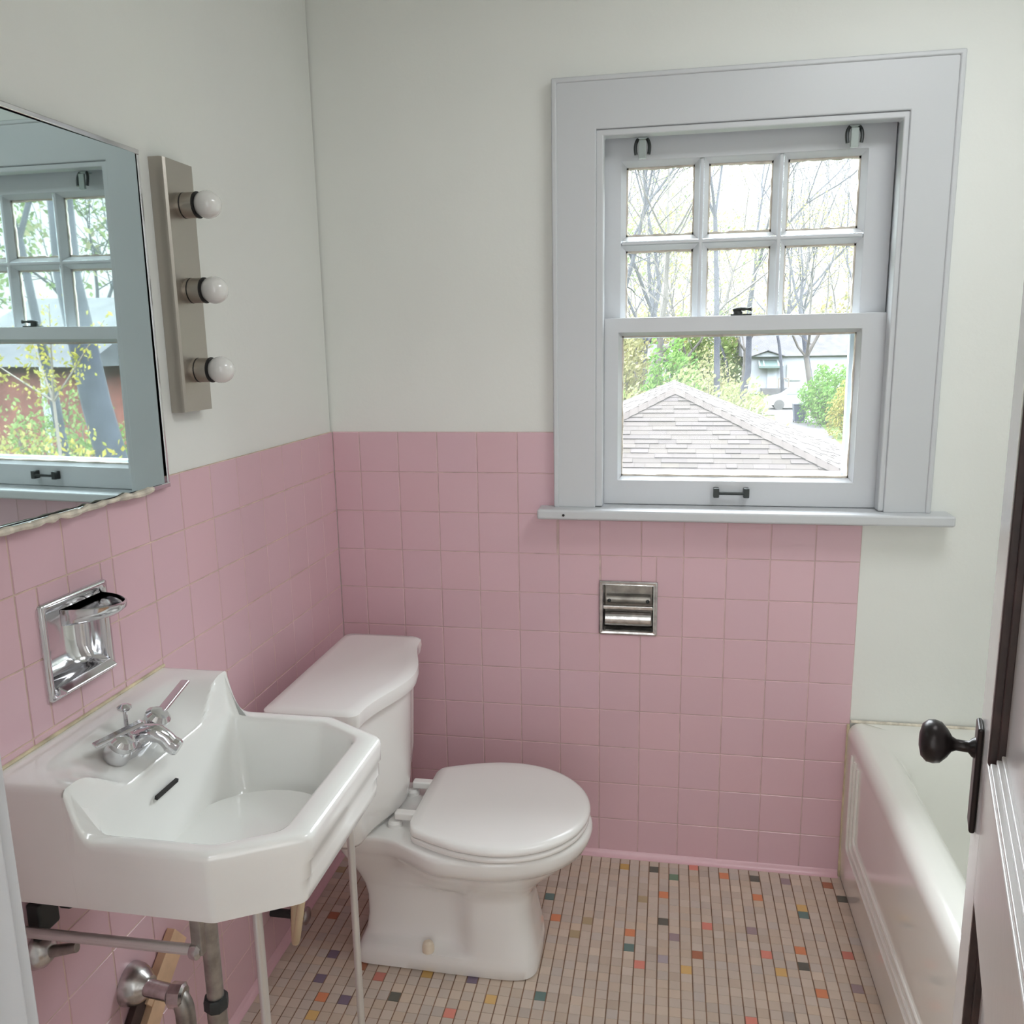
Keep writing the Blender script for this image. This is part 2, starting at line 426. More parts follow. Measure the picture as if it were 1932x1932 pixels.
def glazing_bead(bm, x0, x1, z0, z1, yf, yb, w):
    # chamfered inner edge of a sash opening, front edge at yf, back (towards the glass) at yb
    o = [(x0, yf, z0), (x1, yf, z0), (x1, yf, z1), (x0, yf, z1)]
    i = [(x0 + w, yb, z0 + w), (x1 - w, yb, z0 + w), (x1 - w, yb, z1 - w), (x0 + w, yb, z1 - w)]
    k = [(x0 + w, yb + .008, z0 + w), (x1 - w, yb + .008, z0 + w), (x1 - w, yb + .008, z1 - w), (x0 + w, yb + .008, z1 - w)]
    R = [[bm.verts.new(p) for p in q] for q in (o, i, k)]
    for a, b in zip(R[:-1], R[1:]):
        for n in range(4): bm.faces.new((a[n], a[(n + 1) % 4], b[(n + 1) % 4], b[n]))
# upper sash (behind)
ux = [.769, .964, 1.150, 1.345]; uz = [1.452, 1.658, 1.852]; mw = .0055
bm = new(); yf, yb = .066, .102
ring_frame(bm, (.727, 1.406, 1.44, 1.918), (ux[0], ux[3], uz[0], uz[2]), yf, yb)
us = obj('upper_sash', bm, M['sash'], W, bevel=.002)
panes = []
bmm = new(); bmb = new()
for x in ux[1:3]: box(bmm, x - mw, x + mw, yf + .002, yb - .002, uz[0], uz[2])
box(bmm, ux[0], ux[3], yf + .0025, yb - .0025, uz[1] - mw, uz[1] + mw)
obj('muntins', bmm, M['sash'], us, bevel=.004)
for a in range(3):
    for b_ in range(2):
        x0 = ux[a] + (mw if a else 0); x1 = ux[a + 1] - (mw if a < 2 else 0); z0 = uz[b_] + (mw if b_ else 0); z1 = uz[b_ + 1] - (mw if b_ < 1 else 0)
        panes.append((x0, x1, z0, z1)); glazing_bead(bmb, x0, x1, z0, z1, yf + .001, yf + .017, .0115)
obj('glazing_bead', bmb, M['sash'], us, smooth=0)
for (x0, x1, z0, z1) in panes:
    bm = new(); box(bm, x0, x1, .0885, .0905, z0, z1); obj('glass_pane', bm, M['glass'], us, smooth=0)
putty('putty', us, [(a + .010, b - .010, c + .010, d - .010) for a, b, c, d in panes], .0875, .007, 3)
# lower sash
bm = new(); yf, yb = .028, .062; lx0, lx1, lz0, lz1 = .767, 1.347, 1.064, 1.438
ring_frame(bm, (.730, 1.404, 1.0, 1.475), (lx0, lx1, lz0, lz1), yf, yb)
ls = obj('lower_sash', bm, M['sash'], W, bevel=.0025)
bm = new(); glazing_bead(bm, lx0, lx1, lz0, lz1, yf + .004, yf + .018, .008); obj('glazing_bead', bm, M['sash'], ls, smooth=0)
bm = new(); box(bm, lx0, lx1, .0495, .0515, lz0, lz1); obj('glass_pane', bm, M['glass2'], ls, smooth=0)
putty('putty', ls, [(lx0 + .007, lx1 - .007, lz0 + .007, lz1 - .007)], .0485, .006, 9)
# storm frame outside
bm = new(); yf, yb = .118, .140
box(bm, .724, .772, yf, yb, 1.0, 1.91); box(bm, 1.338, 1.408, yf, yb, 1.0, 1.47); box(bm, 1.36, 1.408, yf, yb, 1.47, 1.91)
box(bm, .772, 1.338, yf, yb, 1.0, 1.076); box(bm, .772, 1.36, yf, yb, 1.425, 1.47); box(bm, .772, 1.36, yf, yb, 1.875, 1.91)
obj('storm_frame', bm, M['alu'], W, bevel=.002)
# outside sill
bm = new(); box(bm, .68, 1.45, .15, .22, .95, .985); obj('outer_sill', bm, M['trim'], W)
# sash lock
bm = new()
box(bm, 1.040, 1.090, .032, .058, 1.4745, 1.4785); lathe(bm, (1.058, .044, 1.478), (0, 0, 1), [(.011, 0), (.011, .007), (.007, .010)], 20)
lk = obj('sash_lock', bm, M['iron'], W); lk['label'] = 'dark metal sash lock'
bm = new(); tube(bm, bez([(1.046, .043, 1.488), (1.060, .04, 1.493), (1.075, .036, 1.489), (1.090, .032, 1.490)]), [.004] * 5 + [.0045] * 5 + [.003, .003, .004, .005, .006], 10)
obj('lock_lever', bm, M['iron'], lk)
# sash lift
bm = new()
for x in (1.017, 1.091): box(bm, x - .007, x + .007, .006, .0285, 1.024, 1.048)
tube(bm, [(1.012, .010, 1.035), (1.096, .010, 1.035)], .004, 10)
sl = obj('sash_lift', bm, M['iron'], W, bevel=.0015); sl['label'] = 'dark metal lift handle'

def rod_bracket(x, lab):
    t = thing('curtain_rod_bracket', lab, 'bracket', (x, .026, 1.897), 'curtain rod brackets at the window head')
    bm = new(); box(bm, x - .012, x + .012, .020, .046, 1.892, 1.8965); obj('mount', bm, M['clear'], t, bevel=.001)
    for s in (-1, 1):
        bm = new(); tube(bm, bez([(x + s * .010, .024, 1.893), (x + s * .019, .020, 1.884), (x + s * .017, .016, 1.866), (x + s * .015, .016, 1.856)]), [.0042] * 15, 8)
        obj('hook', bm, M['iron'], t)
    bm = new(); box(bm, x - .009, x + .009, .012, .020, 1.846, 1.889); obj('clip', bm, M['clear'], t, bevel=.002)
rod_bracket(.821, 'clear and dark curtain rod bracket above the left column of panes')
rod_bracket(1.303, 'clear and dark curtain rod bracket above the right column of panes')

# ------------------------------------------------------------------ toilet
TY = -.425
to = thing('toilet', 'white two piece toilet with closed lid below the window', 'toilet', (.42, TY, 0))
def body_ring(z, xb, xf, hb, hf, nf, xc=.50, xt=.36, nb=7, n=40):
    pts = []
    X = [xb + (xf - xb) * (1 - cos(pi * k / n)) / 2 for k in range(n + 1)]
    def hw(x):
        base = hb + (hf - hb) * (sm((x - .425) / .06) if .05 < z < .195 else sm((x - (xt - .08)) / .16))
        c = 1.0
        if x > xc: c = max(0, 1 - ((x - xc) / (xf - xc)) ** nf) ** (1 / nf)
        xm = xb + .08
        if x < xm: c *= max(0, 1 - ((xm - x) / (xm - xb)) ** nb) ** (1 / nb)
        return base * c
    for x in X: pts.append((x, TY - hw(x), z))
    for x in reversed(X[1:-1]): pts.append((x, TY + hw(x), z))
    return pts
LV = [(.0, .200, .618, .095, .098, 4.5), (.004, .195, .624, .100, .102, 4.5), (.03, .196, .625, .100, .102, 4.5), (.045, .202, .623, .092, .100, 4.5), (.0501, .204, .622, .084, .099, 4.5), (.056, .206, .621, .068, .099, 4.5), (.065, .209, .620, .060, .098, 4.5),
      (.10, .214, .614, .057, .095, 4.2), (.15, .214, .606, .057, .090, 3.8), (.18, .208, .606, .060, .089, 3.3), (.194, .204, .610, .066, .091, 3.1), (.215, .198, .625, .074, .102, 2.7), (.24, .190, .652, .086, .122, 2.4), (.265, .180, .682, .098, .146, 2.2), (.285, .172, .703, .108, .163, 2.1),
      (.300, .166, .718, .114, .173, 2.05), (.304, .164, .730, .117, .180, 2.05), (.320, .160, .738, .121, .184, 2.05), (.336, .158, .742, .124, .186, 2.05), (.344, .158, .740, .124, .184, 2.05), (.348, .162, .734, .120, .179, 2.05)]
bm = new(); loft(bm, [body_ring(*l) for l in LV])
obj('bowl', bm, M['porc'], to, smooth=50)
# seat and lid outlines
def seat_ring(z, off, xb=.345, xf=.735, hb=.135, hf=.192):
    pts = []; n = 40
    xb2, xf2 = xb + off, xf - off
    X = [xb2 + (xf2 - xb2) * (1 - cos(pi * k / n)) / 2 for k in range(n + 1)]
    def hw(x):
        b = hb + (hf - hb) * sin(min(1, (x - xb) / .19) * pi / 2)
        c = 1.0
        if x > .53: c = sqrt(max(0, 1 - ((x - .53) / (xf2 - .53)) ** 2.1))
        xm = xb + .03
        if x < xm: c *= max(0, 1 - (max(0, (xm - x)) / .03) ** 4) ** .25 * .999
        return max(0.0, b * c * (1 - off / hf))
    for x in X: pts.append((x, TY - hw(x), z))
    for x in reversed(X[1:-1]): pts.append((x, TY + hw(x), z))
    return pts
bm = new(); loft(bm, [seat_ring(.3515, .012), seat_ring(.3525, .004), seat_ring(.357, .001), seat_ring(.362, .001), seat_ring(.3655, .004), seat_ring(.3662, .010)])
obj('seat', bm, M['plastic'], to, smooth=50)
bm = new(); loft(bm, [seat_ring(.3685, .006), seat_ring(.3695, .001), seat_ring(.374, -.002), seat_ring(.380, -.001), seat_ring(.385, .004), seat_ring(.3875, .012), seat_ring(.3885, .03), seat_ring(.3895, .08)])
obj('seat_lid', bm, M['plastic'], to, smooth=50)
for s in (-1, 1):
    bm = new(); lathe(bm, (.300, TY + s * .070, .3475), (0, 0, 1), [(.017, 0), (.017, .009), (.013, .014), (.006, .016)], 20)
    h_ = obj('hinge', bm, M['plastic'], to)
    bm = new(); box(bm, .302, .352, TY + s * .070 - .011, TY + s * .070 + .011, .3665, .3845); obj('hinge_arm', bm, M['plastic'], h_, bevel=.004)
    bm = new(); lathe(bm, (.372, TY + s * .088, .047), (0, 0, 1), [(.014, 0), (.014, .012), (.011, .021), (.005, .025)], 18)
    bc = obj('bolt_cap', bm, M['boltcap'], to); bc['label'] = 'cream bolt cap'
# tank
def tank_ring(z, xb, xs, bulge, hw, r=.035):
    pts = []; n = 12
    # back edge, sides, bowed front
    for k in range(n + 1): pts.append((xb, TY + hw - .02 - (2 * hw - .04) * k / n, z))
    for k in range(1, 7):
        a = pi / 2 * k / 6; pts.append((xb + .02 - .02 * cos(a), TY - hw + .02 - .02 * sin(a), z))
    for k in range(1, 6): pts.append((xb + .02 + (xs - r - xb - .02) * k / 6, TY - hw, z))
    for k in range(0, 8):
        a = pi / 2 * k / 7; pts.append((xs - r + r * sin(a), TY - hw + r - r * cos(a), z))
    m = 22
    for k in range(1, m):
        v = -hw + r + (2 * hw - 2 * r) * k / m; q = v / (hw - r)
        pts.append((xs + bulge * (cos(q * pi) + 1) / 2, TY + v, z))
    for k in range(0, 8):
        a = pi / 2 * (1 - k / 7); pts.append((xs - r + r * sin(a), TY + hw - r + r * cos(a), z))
    for k in range(1, 6): pts.append((xs - r + (xb + .02 - xs + r) * k / 6, TY + hw, z))
    for k in range(0, 6):
        a = pi / 2 * k / 6; pts.append((xb + .02 - .02 * sin(a), TY + hw - .02 + .02 * cos(a), z))
    return pts
bm = new()
loft(bm, [tank_ring(.350, .115, .235, .030, .165, .03), tank_ring(.355, .105, .255, .035, .190), tank_ring(.375, .098, .266, .040, .207), tank_ring(.42, .096, .270, .042, .214), tank_ring(.55, .092, .273, .044, .222), tank_ring(.655, .090, .276, .046, .227)])
obj('tank', bm, M['porc'], to, smooth=50)
bm = new()
loft(bm, [tank_ring(.653, .092, .278, .047, .230, .02), tank_ring(.655, .083, .287, .049, .238, .022), tank_ring(.672, .081, .290, .050, .241, .022), tank_ring(.685, .082, .289, .049, .240, .022), tank_ring(.690, .088, .281, .048, .234, .022), tank_ring(.6915, .105, .262, .045, .218, .022)])
obj('tank_lid', bm, M['porc'], to, smooth=45)

# ------------------------------------------------------------------ lavatory sink
SY = -1.066; HWID = .2135
sk = thing('wall_sink', 'white wall hung sink with cut corners on two metal legs', 'sink', (.2, SY, 0))
def zt(x, v):
    z = .778 + .075 * max(0, 1 - (max(0, x - .124) / .044)) ** 3.2 if x > .124 else .853
    m = sm((.190 - abs(v)) / .10)
    d = m * max(0, min(1, (x - .05) / .085)) * .050
    return min(z, .853 - d)
def sink_poly(o, fr=None):
    # o = offsets: back, near, cut, front ; returns rounded 6-gon resampled, same count each time
    ob, os_, oc, of = o
    x0, x1 = .121 + ob, .434 - of; h = HWID - os_
    # cut corner line through (.32,h0),(.434,.148)
    nx, ny = (.2135 - .148), (.434 - .32); L = sqrt(nx * nx + ny * ny); nx /= L; ny /= L
    d = nx * .32 + ny * .2135 - oc
    xa = (d - ny * h) / nx; ya = (d - nx * x1) / ny
    P = [(x0, h), (x0, -h), (xa, -h), (x1, -ya), (x1, ya), (xa, h)]
    return P
def resample(P, rad, counts):
    n = len(P); out = []
    C = []
    for i in range(n):
        a, p, b = Vector((*P[i - 1], 0)), Vector((*P[i], 0)), Vector((*P[(i + 1) % n], 0))
        u, w = (a - p).normalized(), (b - p).normalized()
        ang = u.angle(w); t = min(rad[i] / math.tan(ang / 2), (a - p).length * .45, (b - p).length * .45)
        p0, p1 = p + u * t, p + w * t
        C.append([p0 * (1 - s) ** 2 + p * 2 * s * (1 - s) + p1 * s * s for s in [k / 8 for k in range(9)]])
    for i in range(n):
        out += C[i]
        e0, e1 = C[i][-1], C[(i + 1) % n][0]
        for k in range(1, counts[i]):
            s = k / counts[i]
            if i in (1,): s = s ** 1.8
            if i in (5,): s = 1 - (1 - s) ** 1.8
            out.append(e0.lerp(e1, s))
    return out
CN = [56, 22, 6, 12, 6, 22]
def sring(o, zf, rad=(.0001, .0001, .02, .02, .02, .02)):
    out = []
    for p in resample(sink_poly(o), rad, CN): out.append((p.x, SY + p.y, zf(p.x, p.y)))
    return out
def outer_z(dz): return lambda x, v: zt(x, v) - dz
ZB = .672
rings = []
ZA = .700
rings.append(sring((.0, .03, .03, .05), lambda x, v: ZB + .004))
rings.append(sring((.0, .014, .014, .016), lambda x, v: ZB))
rings.append(sring((.0, .008, .008, .013), lambda x, v: ZB + .003))
for zz, off, fo in ((.690, .005, .011), (.708, .004, .0105), (.713, .003, .006), (.735, .0025, .0056), (.740, .002, .0014), (.756, .001, .001)):
    rings.append(sring((.0, off, off, fo), lambda x, v, zz=zz: zz))
rings.append(sring((0, 0, 0, 0), outer_z(.010)))
rings.append(sring((0, .0015, .0015, .0015), outer_z(.004)))
rings.append(sring((0, .005, .005, .005), outer_z(.0008)))
rings.append(sring((0, .010, .010, .012), lambda x, v: zt(x, v) - .003 * (1 - sm((x - .130) / .006))))
rr = (.02, .02, .03, .035, .035, .03)
def bz(f, floor=.640): return lambda x, v: zt(x, v) * (1 - f) + floor * f
rings.append(sring((.012, .024, .024, .036), outer_z(0), rr))
rings.append(sring((.016, .028, .028, .041), outer_z(.002), rr))
rings.append(sring((.019, .031, .031, .045), outer_z(.008), rr))
rings.append(sring((.023, .035, .036, .050), bz(.25), rr))
rings.append(sring((.033, .044, .046, .062), bz(.6), rr))
rings.append(sring((.041, .052, .055, .072), bz(.85), rr))
rings.append(sring((.048, .060, .064, .082), bz(.95), rr))
rings.append(sring((.060, .075, .078, .098), bz(.99), rr))
rings.append(sring((.085, .12, .10, .125), lambda x, v: .638, rr))
bm = new(); loft(bm, rings, cap0=False, cap1=True)
# shelf back
nx_ = 16
edge = [0, .0015, .005, .010, .02]; drop = [.010, .004, .0008, 0, 0]
vl_ = [(-HWID + e, d) for e, d in zip(edge, drop)] + [(-HWID + .02 + (2 * HWID - .04) * k / 56, 0) for k in range(1, 56)] + [(HWID - e, d) for e, d in reversed(list(zip(edge, drop)))]
ny_ = len(vl_) - 1
grid = []
xs_ = [.121 * i / 14 for i in range(15)] + [.1235, .126, .1285, .131, .1335, .136]; nx_ = len(xs_) - 1
for x in xs_:
    grid.append([bm.verts.new((x, SY + v, zt(x, v) - d)) for v, d in vl_])
for i in range(nx_):
    for j in range(ny_): bm.faces.new((grid[i][j], grid[i + 1][j], grid[i + 1][j + 1], grid[i][j + 1]))
for j, sg in ((0, 1), (ny_, -1)):
    cols_ = [[grid[i][j] for i in range(15)]]
    for off, zz in ((.001, .756), (.002, .740), (.0025, .735), (.003, .713), (.004, .708), (.005, .690), (.008, ZB + .003), (.014, ZB)):
        cols_.append([bm.verts.new((v.co.x, SY + sg * (-HWID + off), zz)) for v in cols_[0]])
    for a, b in zip(cols_[:-1], cols_[1:]):
        for k in range(14):
            f = (a[k], a[k + 1], b[k + 1], b[k])
            bm.faces.new(f if j == ny_ else tuple(reversed(f)))
obj('basin', bm, M['sinkp'], sk, smooth=40)
bm = new()   # underside of the bowl
lathe(bm, (.27, SY, .676), (0, 0, -1), [(.13, 0), (.12, .03), (.09, .05), (.03, .058)], 28); obj('basin_underside', bm, M['sinkp'], sk)
bm = new()   # overflow slot
cx = Vector((.1490, SY - .030, .757)); obox(bm, cx, Vector((0, 1, 0)), Vector((.25, 0, 1)).normalized(), Vector((1, 0, -.25)).normalized(), .028, .0028, .0025)
ov = obj('overflow_slot', bm, M['dark'], sk); ov['label'] = 'dark overflow slot'
bm = new(); lathe(bm, (.27, SY, .639), (0, 0, 1), [(.022, 0), (.022, .002), (.015, .003)], 24); obj('drain_flange', bm, M['chrome'], sk)
bm = new(); tube(bm, [(.001, SY - HWID, .8545), (.001, SY + HWID, .8545)], .0032, 8); cb = obj('caulk_bead', bm, M['caulk'], sk); cb['label'] = 'yellowed caulk line'
for y in (-.900, -1.234):
    bm = new(); tube(bm, [(.360, y, .012), (.360, y, .672)], .0066, 14)
    lg = obj('leg', bm, M['leg'], sk)
    bm = new(); lathe(bm, (.360, y, 0), (0, 0, 1), [(.011, 0), (.011, .008), (.008, .016)], 14); obj('foot', bm, M['leg'], lg)
# side towel bar under the near edge
bm = new(); tube(bm, [(.004, -1.250, .609), (.272, -1.250, .613)], .0075, 12); tb = obj('towel_bar', bm, M['leg'], sk)
bm = new(); obox(bm, (.277, -1.247, .640), Vector((1, 0, 0)), Vector((0, 1, 0)), Vector((0, 0, 1)), .008, .006, .034); obj('bar_bracket', bm, M['galv'], tb, bevel=.002)
bm = new(); lathe(bm, (.268, -1.250, .6125), (1, 0, 0), [(.011, 0), (.012, .004), (.012, .010), (.006, .014)], 16); obj('bar_end', bm, M['chrome_old'], tb)
for (y, hy) in ((-1.215, .020), (-1.158, .016)):
    bm = new(); box(bm, .0, .022, y - hy, y + hy, .590, .640); obj('hanger_bracket', bm, M['iron'], sk, bevel=.004)

# faucet
FY = -1.092
fa = thing('faucet', 'chrome two lever faucet on the back of the white sink', 'faucet', (.10, FY, .83))
nrm = Vector((.52, 0, .85)).normalized(); tan = Vector((.85, 0, -.52)).normalized()
base = Vector((.098, FY, .826))
bm = new(); loft(bm, [[base + Vector((0, 1, 0)) * (.062 * cos(a) * k + .0 ) + tan * (.020 * sin(a) * k) + nrm * h for a in [2 * pi * q / 40 for q in range(40)]] for k, h in ((1.0, -.004), (1.0, .006), (.93, .011), (.7, .013))])
obj('base_plate', bm, M['chrome'], fa, smooth=40)
for s, tip in ((-1, (-.028, -.052, .012)), (1, (-.012, .098, .022))):
    c = base + Vector((0, s * .044, 0))
    bm = new(); lathe(bm, c, nrm, [(.019, .0), (.020, .010), (.018, .022), (.020, .026), (.020, .032), (.014, .038), (.004, .040)], 24)
    h_ = obj('handle', bm, M['chrome'], fa)
    hub = c + nrm * .038
    d = (Vector((.55, -.28, .2)) if s < 0 else Vector((-.2, .85, .35))).normalized()
    if s < 0:
        a0 = c + nrm * .030 + Vector((-.026, -.030, .006)); b0 = c + nrm * .038 + Vector((.010, .030, .012))
    else:
        a0 = c + nrm * .036 + Vector((-.002, .006, 0)); b0 = c + nrm * .036 + Vector((-.006, .088, .018))
    dd = (b0 - a0); side = dd.cross(Vector((0, 0, 1))).normalized(); up = side.cross(dd).normalized()
    bm = new(); obox(bm, (a0 + b0) / 2, dd.normalized(), side, up, dd.length / 2, .0075, .003); obj('lever', bm, M['chrome'], h_, bevel=.002)
bm = new(); tube(bm, bez([base + nrm * .004, base + nrm * .03 + Vector((.002, 0, 0)), base + nrm * .034 + Vector((.03, .004, -.004)), base + nrm * .012 + Vector((.052, .008, -.012))]), [.016] * 5 + [.014] * 5 + [.0125] * 5, 16); sp = obj('spout', bm, M['chrome'], fa)
e = base + nrm * .012 + Vector((.052, .008, -.012))
bm = new(); lathe(bm, e + Vector((-.004, 0, .003)), (.85, .1, -.5), [(.013, 0), (.0135, .006), (.0135, .014), (.011, .018)], 20); obj('aerator', bm, M['chrome'], sp)
bm = new(); pr = base - tan * .014 + Vector((0, .004, 0)); tube(bm, [pr, pr + Vector((0, 0, .048))], .0032, 10); lathe(bm, pr + Vector((0, 0, .045)), (0, 0, 1), [(.008, 0), (.0105, .003), (.0105, .006), (.004, .010)], 16); obj('popup_rod', bm, M['chrome'], fa)
bm = new(); ball(bm, base - tan * .010 + Vector((0, -.026, 0)) + nrm * .018, .0105); obj('popup_knob', bm, M['chrome'], fa)

# drain under the sink
dr = thing('sink_drain_trap', 'grey metal drain trap under the white sink', 'drain pipe', (.17, -1.066, .35))
bm = new(); tube(bm, [(.178, -1.066, .618), (.178, -1.066, .355)], .0135, 18); tp = obj('tailpiece', bm, M['galv'], dr)
bm = new(); lathe(bm, (.178, -1.066, .372), (0, 0, -1), [(.018, 0), (.020, .004), (.020, .020), (.017, .024)], 8); obj('slip_nut', bm, M['iron'], tp)
bm = new(); tube(bm, [(.178, -1.066, .352), (.178, -1.066, .30)] + bez([(.178, -1.066, .30), (.176, -1.064, .235), (.115, -1.056, .235), (.112, -1.055, .29)], 18) + [(.112, -1.055, .315)] + bez([(.112, -1.055, .315), (.112, -1.054, .350), (.085, -1.05, .350)], 8), .016, 18); obj('trap_bend', bm, M['galv'], dr)
bm = new(); tube(bm, [(.100, -1.052, .350), (.004, -1.038, .348)], .0145, 18); obj('trap_arm', bm, M['chrome_old'], dr)
bm = new(); lathe(bm, (.098, -1.052, .350), (1, .1, 0), [(.016, -.014), (.021, -.010), (.021, .010), (.016, .014)], 8); obj('arm_nut', bm, M['chrome_old'], dr)
bm = new(); lathe(bm, (.000, -1.038, .348), (1, 0, 0), [(.036, 0), (.036, .003), (.034, .016), (.027, .028), (.019, .036), (.017, .040)], 30); ef = obj('wall_flange', bm, M['chrome_old'], dr); ef['label'] = 'bell shaped chrome flange'
# supply stop
sv = thing('supply_stop', 'small chrome domed supply stub on pink wall below the towel bar', 'pipe fitting', (0, -1.222, .557))
bm = new(); lathe(bm, (0, -1.222, .557), (1, 0, 0), [(.027, 0), (.027, .004), (.023, .014), (.014, .022), (.010, .024)], 26); obj('wall_flange', bm, M['chrome_old'], sv)
bm = new(); tube(bm, [(.02, -1.222, .557), (.062, -1.218, .566)], [.009, .007], 12); obj('stub', bm, M['galv'], sv)
# broken wall scraps
bm = new(); obox(bm, (.010, -.958, .312), Vector((0, .80, .60)), Vector((0, -.60, .80)), Vector((1, 0, 0)), .062, .027, .008)
tag(obj('wood_scrap', bm, M['wood'], None, bevel=.001), 'bare wood strip on the pink wall right of the drain flange', 'wood scrap', 'wood scraps under the sink')
bm = new(); obox(bm, (.011, -1.030, .236), Vector((0, .74, .67)), Vector((0, -.67, .74)), Vector((1, 0, 0)), .075, .022, .009)
tag(obj('wood_scrap', bm, M['wood'], None, bevel=.001), 'bare wood strip on the pink wall below the drain flange', 'wood scrap', 'wood scraps under the sink')
bm = new(); obox(bm, (.007, -1.066, .268), Vector((0, .74, .67)), Vector((0, -.67, .74)), Vector((1, 0, 0)), .075, .016, .006)
tag(obj('wood_scrap', bm, M['wood_shade'], None, bevel=.001), 'dark brown wood strip on the pink wall left of the bare wood', 'wood scrap', 'wood scraps under the sink')
# toilet water supply
ts = thing('toilet_water_supply', 'cream looped water tube and dark valve beside the toilet foot', 'water supply', (.05, -.56, .10))
bm = new(); tube(bm, bez([(.135, -.585, .348), (.125, -.66, .20), (.11, -.65, .085), (.085, -.60, .08), (.075, -.57, .12), (.07, -.555, .17)], 24), .0085, 12); obj('supply_tube', bm, M['cream'], ts)
bm = new(); tube(bm, [(.0, -.535, .12), (.075, -.535, .12)], .010, 12); lathe(bm, (.062, -.535, .10), (0, 0, 1), [(.013, 0), (.014, .01), (.014, .035), (.010, .045)], 12); vv = obj('valve', bm, M['iron'], ts)
bm = new(); lathe(bm, (.078, -.535, .12), (1, 0, 0), [(.006, 0), (.020, .006), (.020, .012), (.012, .016)], 12); obj('valve_handle', bm, M['chrome_old'], vv)

# ------------------------------------------------------------------ medicine cabinet
mc = thing('medicine_cabinet', 'mirrored medicine cabinet with thin chrome frame over the sink', 'cabinet', (0, -1.01, 1.18))
y0, y1, z0, z1 = -1.230, -.796, 1.174, 1.746
bm = new()
box(bm, -.006, .012, y0, y0 + .010, z0, z1); box(bm, -.006, .012, y1 - .005, y1 + .002, z0, z1); box(bm, -.006, .014, y0, y1, z1 - .009, z1); box(bm, -.006, .014, y0, y1, z0, z0 + .009)
obj('frame', bm, M['chrome'], mc, bevel=.002)
bm = new(); box(bm, -.115, -.110, CAB[0], CAB[1], CAB[2], CAB[3])
for (a, b_) in ((CAB[0], CAB[0] + .003), (CAB[1] - .003, CAB[1])): box(bm, -.11, -.002, a, b_, CAB[2], CAB[3])
box(bm, -.11, -.002, CAB[0], CAB[1], CAB[2], CAB[2] + .003); box(bm, -.11, -.002, CAB[0], CAB[1], CAB[3] - .003, CAB[3])
obj('box', bm, M['dark'], mc, smooth=0)
ca, cb_ = -.0335, -.007
n = Vector((cos(ca) * cos(cb_), sin(ca) * cos(cb_), sin(cb_))); ty = Vector((0, 0, 1)).cross(n).normalized(); tz = n.cross(ty)
ctr = Vector((0.0126, -1.0200, 1.4595))
bm = new(); obox(bm, ctr - n * .004, ty, tz, n, .2000, .2755, .004); md = obj('mirror', bm, M['mirror'], mc, smooth=0)
bm = new(); obox(bm, ctr - n * .010, ty, tz, n, .1990, .2750, .0058); obj('mirror_backing', bm, M['dark'], md, smooth=0)
bm = new(); rn = random.Random(5); pr = None
pts = [(.0155 + rn.uniform(-.0015, .002), -1.228 + .375 * k / 24, 1.1785 + rn.uniform(-.0015, .0015)) for k in range(25)]
tube(bm, pts, [.0055 + rn.uniform(-.002, .0015) for _ in pts], 8); ck = obj('lower_edge_caulk', bm, M['wcaulk'], mc); ck['label'] = 'ragged cream strip along the lower edge'

# ------------------------------------------------------------------ vanity light
vl = thing('vanity_light', 'brushed nickel three bulb light bar beside the mirror', 'wall light', (0, -.68, 1.30))
bm = new(); py0, py1, pz0, pz1 = -.741, -.641, 1.302, 1.747
loft(bm, [[(x, a, b_) for (a, b_) in ((py0 + o, pz0 + p), (py1 - o, pz0 + p), (py1 - o, pz1 - p), (py0 + o, pz1 - p))] for x, o, p in ((-.006, 0, 0), (.014, .0005, 0), (.0195, .0025, .0005), (.0225, .007, .001))])
obj('backplate', bm, M['nickel'], vl, smooth=25)
for z in (1.671, 1.522, 1.378):
    bm = new(); lathe(bm, (.018, -.692, z), (1, 0, 0), [(.0225, 0), (.0225, .010), (.0215, .0105), (.0215, .012), (.0225, .0125), (.0225, .035), (.019, .036)], 32); so = obj('socket', bm, M['nickel'], vl)
    bm = new(); lathe(bm, (.0275, -.692, z), (1, 0, 0), [(.0224, 0), (.0228, .0003), (.0228, .0015), (.0224, .002)], 32); obj('seam_ring', bm, M['black'], so)
    bm = new(); lathe(bm, (.052, -.692, z), (1, 0, 0), [(.0227, 0), (.0232, .001), (.0232, .0035), (.0185, .004)], 32); obj('rim_ring', bm, M['black'], so)
    R = .0245; xc = .0725
    bm = new(); lathe(bm, (0, -.692, z), (1, 0, 0), [(.017, .053)] + [(R * sin(a), xc - R * cos(a)) for a in [radians(45 + 135 * k / 16) for k in range(17)]], 32); bl = obj('bulb', bm, M['bulb'], so, smooth=60)

# ------------------------------------------------------------------ recessed soap dish
sd = thing('soap_dish', 'recessed chrome soap dish in the pink wall over the sink', 'soap dish', (0, -1.063, .98))
a0, a1, b0, b1 = -1.139, -.987, .904, 1.056
def rr2(u0, u1, w0, w1, r, n=5):
    out = []
    for (cu, cw, s) in ((u1 - r, w1 - r, 0), (u0 + r, w1 - r, 1), (u0 + r, w0 + r, 2), (u1 - r, w0 + r, 3)):
        for k in range(n + 1):
            a = pi / 2 * (s + k / n); out.append((cu + r * cos(a), cw + r * sin(a)))
    return out
def wall_ring(x, o, r): return [(x, u, w) for u, w in rr2(a0 + o, a1 - o, b0 + o, b1 - o, r)]
bm = new(); loft(bm, [wall_ring(.0002, 0, .006), wall_ring(.005, .001, .006), wall_ring(.007, .004, .006), wall_ring(.006, .009, .008), wall_ring(.0, .013, .010), wall_ring(-.02, .015, .018), wall_ring(-.034, .020, .024), wall_ring(-.042, .034, .026), wall_ring(-.045, .055, .018)], cap0=False)
obj('dish_body', bm, M['chrome'], sd, smooth=60)
